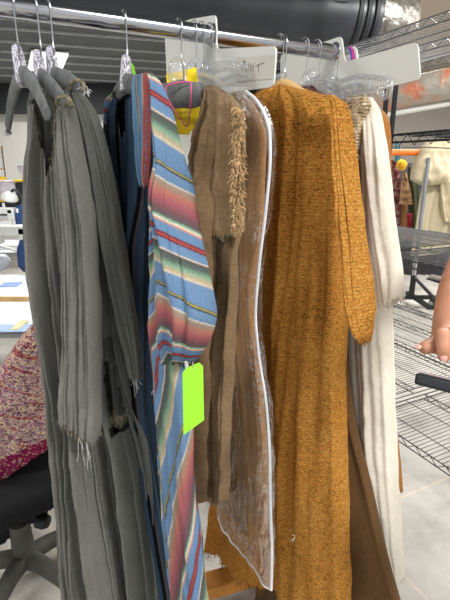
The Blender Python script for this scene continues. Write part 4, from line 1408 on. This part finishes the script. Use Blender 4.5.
def sewing_machine(x0, x1, y0, y1, Y, label):
    c, s = box_px(x0, x1, y0, y1, Y, .18)
    t = thing('sewing_machine', (c[0], c[1], c[2] - s[2] / 2), label, 'sewing machine', 'sewing machines')
    w, h = s[0], s[2]
    z0 = c[2] - h / 2
    MB().box((c[0], c[1], z0 + h * .11), (w, .18, h * .22)).build('machine_bed', M['white_paint'], t, bevel=.01)
    MB().box((c[0] + w * .38, c[1], z0 + h * .55), (w * .24, .14, h * .75)).build('machine_column', M['white_paint'], t, bevel=.012)
    MB().box((c[0] - w * .02, c[1], z0 + h * .82), (w * .96, .14, h * .34)).build('machine_arm', M['white_paint'], t, bevel=.012)
    MB().box((c[0] - w * .38, c[1], z0 + h * .52), (w * .18, .12, h * .4)).build('machine_head', M['white_paint'], t, bevel=.008)
    MB().lathe((c[0] + w * .5, c[1], z0 + h * .8), [(.02, 0), (.05, .01), (.05, .03), (.02, .04)], 16, (1, 0, 0)).build('hand_wheel', M['table_edge'], t)
    MB().tube([(c[0] - w * .38, c[1], z0 + h * .2), (c[0] - w * .38, c[1], z0 + h * .4)], .006, 6).build('needle_bar', M['wire'], t)
    MB().tube([(c[0] + w * .1, c[1], z0 + h), (c[0] + w * .1, c[1], z0 + h * 1.25)], .018, 10).build('thread_spool', M['white_paint'], t)
    return t


sewing_machine(-8, 24, 226, 254, 4.25, 'white sewing machine on the table under the desk lamp')
sewing_machine(-14, 12, 208, 226, 5.75, 'small white sewing machine on the furthest table')


def tote(x0, x1, y0, y1, Y, label, body='tote', lid='yellow_lid', dep=.4):
    c, s = box_px(x0, x1, y0, y1, Y, dep)
    t = thing('storage_bin', (c[0], c[1], c[2] - s[2] / 2), label, 'storage bin', 'storage bins in the sewing corner')
    w, h = s[0], s[2]
    poly = lambda z, k: [(c[0] - w / 2 * k, c[1] - dep / 2 * k, z), (c[0] + w / 2 * k, c[1] - dep / 2 * k, z), (c[0] + w / 2 * k, c[1] + dep / 2 * k, z), (c[0] - w / 2 * k, c[1] + dep / 2 * k, z)]
    mb = MB()
    z0, z1 = c[2] - h / 2, c[2] + h / 2
    mb.add(poly(z0, .84) + poly(z1 - .03, .96), [(3, 2, 1, 0), (4, 5, 6, 7)] + [(i, (i + 1) % 4, 4 + (i + 1) % 4, 4 + i) for i in range(4)])
    mb.build('bin_body', M[body], t, False)
    MB().box((c[0], c[1], z1 - .012), (w * 1.03, dep * 1.03, .035)).build('bin_lid', M[lid], t, bevel=.006)
    return t


M['clearbox'] = plain('cloudy_box_plastic', (214, 206, 214), .35, var=.18, scale=5)
bench = thing('storage_shelf', tuple(at_Y(0, 230, 7.2)), 'low white shelf unit against the wall carrying the bins', 'shelf')
b1 = at_Y(30, 216, 7.0)
MB().box((b1[0] - 1.0, 7.35, b1[2] - .02), (2.4, .7, .04)).build('shelf_board', M['tabletop'], bench)
for X in (b1[0] - 2.15, b1[0] - 1.0, b1[0] + .15):
    MB().box((X, 7.35, (b1[2] - .04) / 2), (.04, .66, b1[2] - .04)).build('side_panel', M['tabletop'], bench)
tote(-10, 17, 200, 215, 7.05, 'wide black bin with yellow lid below the cloudy box')
tote(-12, 15, 181, 199.5, 7.06, 'cloudy box of pink and purple cloth on the wide black bin', 'clearbox', 'clearbox')
tote(18, 32, 180, 213, 7.05, 'tall black bin with yellow lid next to the grey robe')
tote(18.5, 30, 165, 179.5, 7.1, 'small clear white box on the tall black bin', 'clearbox', 'clearbox', .3)

lp = thing('desk_lamp', tuple(at_Y(20, 222, 5.9)), 'white-shaded desk lamp on dark arm in front of the bins', 'lamp')
MB().tube(smooth_path([at_Y(26, 222, 5.9), at_Y(22, 199, 5.9), at_Y(15, 190, 5.9), at_Y(11, 192, 5.9)], 6), .018, 8).build('lamp_arm', M['tote'], lp)
MB().lathe(at_Y(9.5, 197, 5.9), [(.03, .07), (.09, .03), (.11, -.02), (.1, -.04)], 18, (.3, -.2, 1)).build('lamp_shade', M['white_paint'], lp)
MB().lathe(at_Y(26, 224, 5.9) * np.array([1, 1, 0]) + np.array([0, 0, .75]), [(.09, 0), (.09, .02), (.03, .03)], 18).build('lamp_base', M['tote'], lp)
ml = thing('magnifier_lamp', tuple(at_Y(4, 262, 3.6)), 'white round magnifier lamp on curved arm at the left edge', 'lamp')
MB().lathe(at_Y(0, 263, 3.6), [(.02, .06), (.06, .05), (.085, .02), (.085, -.02), (.06, -.04)], 20, (-.3, -.5, .8)).build('lamp_head', plain('grey_white_plastic', (190, 196, 204), .4), ml)
MB().tube(smooth_path([at_Y(-20, 240, 3.6), at_Y(0, 246, 3.6), at_Y(14, 250, 3.6), at_Y(26, 256, 3.6), at_Y(34, 275, 3.6)], 6), .012, 8).build('lamp_arm', M['white_paint'], ml)
bcx = thing('blue_chair', tuple(at_Y(24, 262, 3.5) * np.array([1, 1, 0])), 'blue upholstered chair back beyond the middle table', 'chair')
Drape([(20, 240, 30, 240, .02), (17, 250, 34, 250, .04), (18, 264, 36, 264, .04), (23, 271, 34, 271, .03)], np.array([at_Y(24, 255, 3.5)[0], 3.5, 0]), 0, 0, folds=1, amp=.003, seed=401, nz=24, nu=24).build('backrest', M['blue'], bcx)
cx_ = at_Y(26, 255, 3.5)[0]
MB().box((cx_, 3.75, .46), (.4, .42, .07)).build('seat', M['blue'], bcx, bevel=.02)
MB().tube([(cx_, 3.56, .47), (cx_, 3.52, .85)], .02, 8).build('back_stem', M['tote'], bcx)
for ax_ in (-.16, .16):
    for ay_ in (3.58, 3.92):
        MB().tube([(cx_ + ax_, ay_, 0), (cx_ + ax_, ay_, .43)], .014, 8).build('leg', M['tote'], bcx)
jk = thing('blue_jacket', tuple(at_Y(18, 212, 5.3)), 'navy blue cloth with white patch behind the white sewing machine', 'cloth')
OJ = np.array([at_Y(19, 212, 5.85)[0], 5.85, 0])
Drape([(18, 205, 24, 204, .03), (14, 210, 28, 209, .06), (12, 219, 30, 219, .07), (12, 228, 30, 228, .07)], OJ, 0, 0, folds=3, amp=.01, seed=411, nz=24, nu=24).build('cloth_body', M['blue'], jk)
flat('white_patch', [(16, 209), (18, 208.5), (18.6, 212.5), (16.8, 213)], 5.55, M['paper'], jk)

nb = thing('picture_board', tuple(at_Y(0, 165, 7.4)), 'slanted wooden framed board of white sheets with yellow foot', 'board')
Yb = 7.3


def bpt(x, y, lift=0):
    p = at_Y(x, y, Yb)
    return p + np.array([0, -lift, 0])


MB().prism([bpt(-14, 147), bpt(2.2, 147), bpt(6.5, 178), bpt(-10, 180)], (0, 1, 0), .02).build('board_panel', M['paper'], nb, False)
MB().tube([bpt(2.2, 146, .02), bpt(6.5, 179.5, .02)], .012, 8).build('frame_side', plain('brown_frame', (110, 84, 58), .6), nb)
for y, x in ((147.5, 2.2), (169, 5)):
    MB().tube([bpt(-14, y + 1, .02), bpt(x, y, .02)], .012, 8).build('frame_rail', M['woodpale'], nb)
MB().prism([bpt(-10, 178, .02), bpt(6.3, 176.5, .02), bpt(6.8, 179.6, .02), bpt(-10, 182, .02)], (0, 1, 0), .03).build('yellow_foot', M['yellow_lid'], nb, False)

cl = thing('wall_fixture', tuple(at_Y(8, 131, 9.1)), 'small dark fixture high on the white wall at the left', 'fixture')
MB().box(at_Y(8, 130.5, 9.1), (.07, .06, .07), (.8, .6, 0)).tube([at_Y(8, 131, 9.12), at_Y(11, 133, 9.18)], .02, 8).build('fixture_body', M['tote'], cl)

# ================================================================== person's hand at the right edge, and the device below it
pe = thing('person', tuple(P3(452, 335, .62)), 'person at the right edge, hand with thumb out above a tablet, white ruffled cuff', 'person')


def skinned(chains, name, mat, parent):
    """one continuous skin surface: chains = list of [(point, radius), ...]; each later chain starts on an existing vertex"""
    vs, es, rs = [], [], []
    idx = {}

    def vid(p, r):
        key = tuple(np.round(p, 5))
        if key not in idx:
            idx[key] = len(vs)
            vs.append(tuple(map(float, p)))
            rs.append(r)
        return idx[key]
    for ch in chains:
        prev = None
        for p, r in ch:
            k = vid(p, r)
            if prev is not None and prev != k:
                es.append((prev, k))
            prev = k
    me = bpy.data.meshes.new(name)
    me.from_pydata(vs, es, [])
    o = bpy.data.objects.new(name, me)
    COL.objects.link(o)
    md = o.modifiers.new('skin', 'SKIN')
    md.use_smooth_shade = True
    sm_ = None
    for i, sv in enumerate(me.skin_vertices[0].data):
        sv.radius = (rs[i], rs[i])
        sv.use_root = (i == 0)
    sb = o.modifiers.new('sub', 'SUBSURF')
    sb.levels = 2
    sb.render_levels = 2
    sg = o.modifiers.new('smooth', 'SMOOTH')
    sg.factor = .5
    sg.iterations = 4
    dg = bpy.context.evaluated_depsgraph_get()
    m2 = bpy.data.meshes.new_from_object(o.evaluated_get(dg))
    bpy.data.objects.remove(o)
    m2.materials.clear()
    return link(name, m2, mat, parent)


wr_ = P3(447, 318, .66)
pm = P3(448, 341, .63)
V3 = lambda *q: np.array(q, float)
pelvis, belly, chest, neck0 = V3(.93, .76, .95), V3(.92, .76, 1.12), V3(.91, .76, 1.32), V3(.89, .77, 1.46)
sh_r, el_r = V3(.84, .93, 1.40), P3(502, 232, .88)
sh_l, el_l, ha_l = V3(.93, .58, 1.40), V3(.66, .47, 1.14), P3(528, 416, .585)
hip_r, hip_l = V3(.92, .85, .90), V3(.94, .67, .90)
spine = [(pelvis, .125), (belly, .115), (chest, .125), (neck0, .052), (V3(.875, .77, 1.53), .052), (V3(.86, .77, 1.60), .088), (V3(.865, .77, 1.68), .086), (V3(.875, .77, 1.74), .05)]
arm = [(chest, .125), (sh_r, .055), (el_r, .040), (P3(474, 250, .78), .038), (P3(455, 294, .69), .0305), (pm, .028)]
arm_l = [(chest, .125), (sh_l, .055), (el_l, .042), (ha_l + V3(.07, .0, -.02), .027), (ha_l, .026)]
legs = []
for hp, dy in ((hip_r, .03), (hip_l, -.03)):
    legs.append([(pelvis, .125), (hp, .088), (V3(hp[0] - .01, hp[1] + dy * .4, .50), .056), (V3(hp[0] + .02, hp[1] + dy * .7, .10), .038), (V3(hp[0] - .02, hp[1] + dy, .045), .036), (V3(hp[0] - .14, hp[1] + dy * 1.2, .032), .028)])
left_fingers = []
for k in range(4):
    o_ = np.array([-.004 * k, .012 * (k - 1.5), 0])
    left_fingers.append([(ha_l, .026), (ha_l + V3(-.030, 0, .012) + o_, .0088), (ha_l + V3(-.048, .004, .030) + o_, .0078)])
left_fingers.append([(ha_l, .026), (ha_l + V3(-.010, -.022, .022), .0105), (ha_l + V3(-.028, -.016, .040), .0088)])
kn = [P3(442, 333, .588), P3(457, 331, .585), P3(471, 331, .59), P3(484, 334, .60)]
fing = []
tips = [(444, 349, 444, 360), (459, 350, 461, 363), (473, 350, 475, 362), (487, 350, 489, 358)]
for i, (k, tp) in enumerate(zip(kn, tips)):
    r0 = (.0104, .0106, .010, .009)[i]
    fing.append([(pm, .027), (k, r0 * 1.12), (P3(tp[0], tp[1], .572 + .006 * i), r0), (P3(tp[2], tp[3], .585 + .006 * i), r0 * .82)])
th_base = P3(446, 346, .607)
fing.append([(pm, .028), (P3(434, 345.5, .60), .0125), (P3(427, 346.5, .592), .0104), (P3(419.5, 350.5, .59), .0098)])
skinned([spine, arm, arm_l] + legs + fing + left_fingers, 'body', M['skin'], pe)


def nail(p, nrm, up, sx, sy):
    nrm = np.array(nrm, float); nrm /= np.linalg.norm(nrm)
    up = np.array(up, float); up -= nrm * (up @ nrm); up /= np.linalg.norm(up)
    sd_ = np.cross(nrm, up)
    vs, fs = [], []
    for i in range(5):
        rr2 = i / 4
        for k in range(14):
            a = 2 * math.pi * k / 14
            vs.append(p + up * sy * rr2 * math.cos(a) + sd_ * sx * rr2 * math.sin(a) + nrm * .0012 * (1 - rr2 ** 2))
    for i in range(4):
        for k in range(14):
            fs.append((i * 14 + k, i * 14 + (k + 1) % 14, (i + 1) * 14 + (k + 1) % 14, (i + 1) * 14 + k))
    mb2 = MB()
    mb2.add(vs, fs)
    return mb2.build('nail', M['nail'], pe)


blouse_m = plain('white_blouse_cloth', (226, 226, 224), .9, spec=.1)
skinned([[(pelvis - V3(0, 0, .06), .140), (pelvis, .142), (belly, .128), (chest, .138), (V3(.897, .768, 1.42), .075)], [(chest, .138), (sh_r, .068), ((sh_r + el_r) / 2, .058), (el_r + (P3(474, 250, .78) - el_r) * -.02, .052)],
         [(chest, .138), (sh_l, .068), ((sh_l + el_l) / 2, .058), (el_l, .052)]], 'blouse', blouse_m, pe)
skinned([[(pelvis - V3(0, 0, .02), .138), (g_[1][0], .100), (g_[2][0], .070), (g_[3][0] + V3(0, 0, .02), .060)] for g_ in legs], 'trousers', plain('dark_denim', (52, 58, 74), .9, spec=.1), pe)
hd = V3(.868, .77, 1.66)
hm = MB()
for i in range(9):
    y0 = .77 + .095 * (i - 4) / 4.0
    w_ = math.sqrt(max(.05, 1 - ((i - 4) / 4.4) ** 2))
    hm.tube(smooth_path([V3(.80, y0, 1.66 + .095 * w_), V3(.86, y0, 1.68 + .105 * w_), V3(.93, y0, 1.66 + .06 * w_), V3(.965, y0, 1.56), V3(.965, y0, 1.44)], 5), .022, 8)
hm.build('hair', plain('dark_brown_hair', (62, 44, 34), .6, var=.3, scale=80), pe)
fm = MB()
fm.tube(smooth_path([V3(.782, .77, 1.66), V3(.762, .77, 1.625), V3(.785, .77, 1.612)], 4), [.010 + .004 * i / 8 for i in range(9)], 10)
fm.build('nose', M['skin'], pe)
for y0 in (.735, .805):
    MB().lathe(V3(.787, y0, 1.652), [(.002, -.006), (.011, -.002), (.012, .004), (.006, .008)], 14, (-1, 0, 0)).build('eye', M['paper'], pe)
    MB().lathe(V3(.780, y0, 1.652), [(.005, 0), (.005, .002)], 12, (-1, 0, 0)).build('pupil', M['black'], pe)
for y0, q in ((.683, -1), (.857, 1)):
    MB().lathe(V3(.87, y0, 1.645), [(.012, -.004), (.026, 0), (.024, .008), (.010, .010)], 14, (0, q, .1)).build('ear', M['skin'], pe)
MB().tube(smooth_path([V3(.787, .748, 1.583), V3(.776, .77, 1.585), V3(.787, .792, 1.583)], 5), .005, 8).build('lips', plain('lips', (176, 96, 92), .5), pe)

tv = -ray(419, 346) / np.linalg.norm(ray(419, 346))
nail(P3(418.3, 346.8, .5825), tv + np.array([0, 0, .5]), (-1, 0, 0), .0034, .0042)
nail(P3(444.0, 358.0, .5705), tv, (0, 0, -1), .0042, .0052)
nail(P3(461, 361, .576), tv, (0, 0, -1), .0050, .0062)
OP = P3(456, 292, .70)
ruf = MB()
for i in range(3):
    c = P3(477 + i * 3, 278 - i * 12, .72 + .02 * i)
    ax = P3(468, 250, .80) - P3(456, 298, .70); ax /= np.linalg.norm(ax)
    b1v = np.cross(ax, (0, 0, 1)); b1v /= np.linalg.norm(b1v); b2v = np.cross(ax, b1v)
    ring = []
    n_ = 48
    vs, fs = [], []
    for k in range(n_):
        a = 2 * math.pi * k / n_
        rr3 = .044 + .006 * math.sin(9 * a + i)
        vs.append(c + (b1v * math.cos(a) + b2v * math.sin(a)) * rr3 - ax * (.012 + .004 * math.sin(14 * a)))
        vs.append(c + (b1v * math.cos(a) + b2v * math.sin(a)) * .036 + ax * .03)
    for k in range(n_):
        k2 = (k + 1) % n_
        fs.append((2 * k, 2 * k2, 2 * k2 + 1, 2 * k + 1))
    ruf.add(vs, fs)
ruf.build('ruffled_sleeve', plain('white_ruffle_cloth', (232, 232, 230), .9, spec=.1), pe)

ph = thing('tablet', tuple(P3(440, 380, .60)), 'black edge of a handheld tablet below the thumb', 'tablet')
a0, a1 = P3(414.5, 378, .60), P3(512, 402.3, .535)
ln_ = np.linalg.norm(a1 - a0); ax = (a1 - a0) / ln_
back = ray(440, 372) / np.linalg.norm(ray(440, 372)); back = back - ax * (back @ ax); back = back * 1.0 + np.array([0, 0, .02]); back /= np.linalg.norm(back)
upv = np.cross(ax, back)
upv = upv if upv[2] > 0 else -upv
cc = (a0 + a1) / 2 + back * .05
mb = MB(); mb.box(cc, (ln_, .10, .0165), ax, back)
mb.build('tablet_case', plain('black_rubber', (38, 41, 46), .45), ph, bevel=.004)
mb = MB(); mb.box(cc + upv * .0086, (ln_ * .94, .088, .0012), ax, back)
mb.build('screen', plain('pink_reflection_glass', (150, 116, 128), .12, spec=.6), ph, False)  # pinkish reflection painted into the screen's base colour

# ================================================================== light
def area(loc, size, power, rot=(0, 0, 0), col=(1, .985, .96)):
    l = bpy.data.lights.new('tube_light', 'AREA')
    l.shape = 'RECTANGLE'
    l.size, l.size_y = size
    l.energy = power
    l.color = col
    o = bpy.data.objects.new('tube_light', l)
    o.location = loc
    o.rotation_euler = rot
    COL.objects.link(o)
    return o


area((-1.5, -.4, CZ - .06), (1.2, .35), 40)
area((1.5, -.5, CZ - .06), (1.2, .35), 84)
area((-2.6, 1.6, CZ - .06), (1.2, .35), 30)
area((1.9, 2.6, CZ - .06), (1.2, .35), 110)
area((3.4, 4.0, CZ - .06), (1.2, .5), 90)
area((-2.2, 4.6, CZ - .06), (1.2, .5), 60)
area((-3.0, 7.4, CZ - .06), (1.6, .5), 70)
area((2.6, 5.6, CZ - .06), (1.6, .5), 60)

w = bpy.data.worlds.new('World')
scene.world = w
w.use_nodes = True
w.node_tree.nodes['Background'].inputs[0].default_value = (.96, .98, 1.0, 1)
w.node_tree.nodes['Background'].inputs[1].default_value = .8

cam = bpy.data.cameras.new('camera')
co = bpy.data.objects.new('camera', cam)
COL.objects.link(co)
co.location = EYE
co.rotation_euler = (math.radians(90) - PITCH, 0, 0)
cam.sensor_fit = 'VERTICAL'
cam.sensor_height = 36
cam.lens = 36 * F / 600
cam.clip_start = .02
scene.camera = co
scene.view_settings.view_transform = 'Standard'
scene.view_settings.look = 'None'
scene.view_settings.exposure = 0.1
scene.view_settings.gamma = 1.0
scene.view_settings.use_curve_mapping = False
scene.cycles.transparent_max_bounces = 16
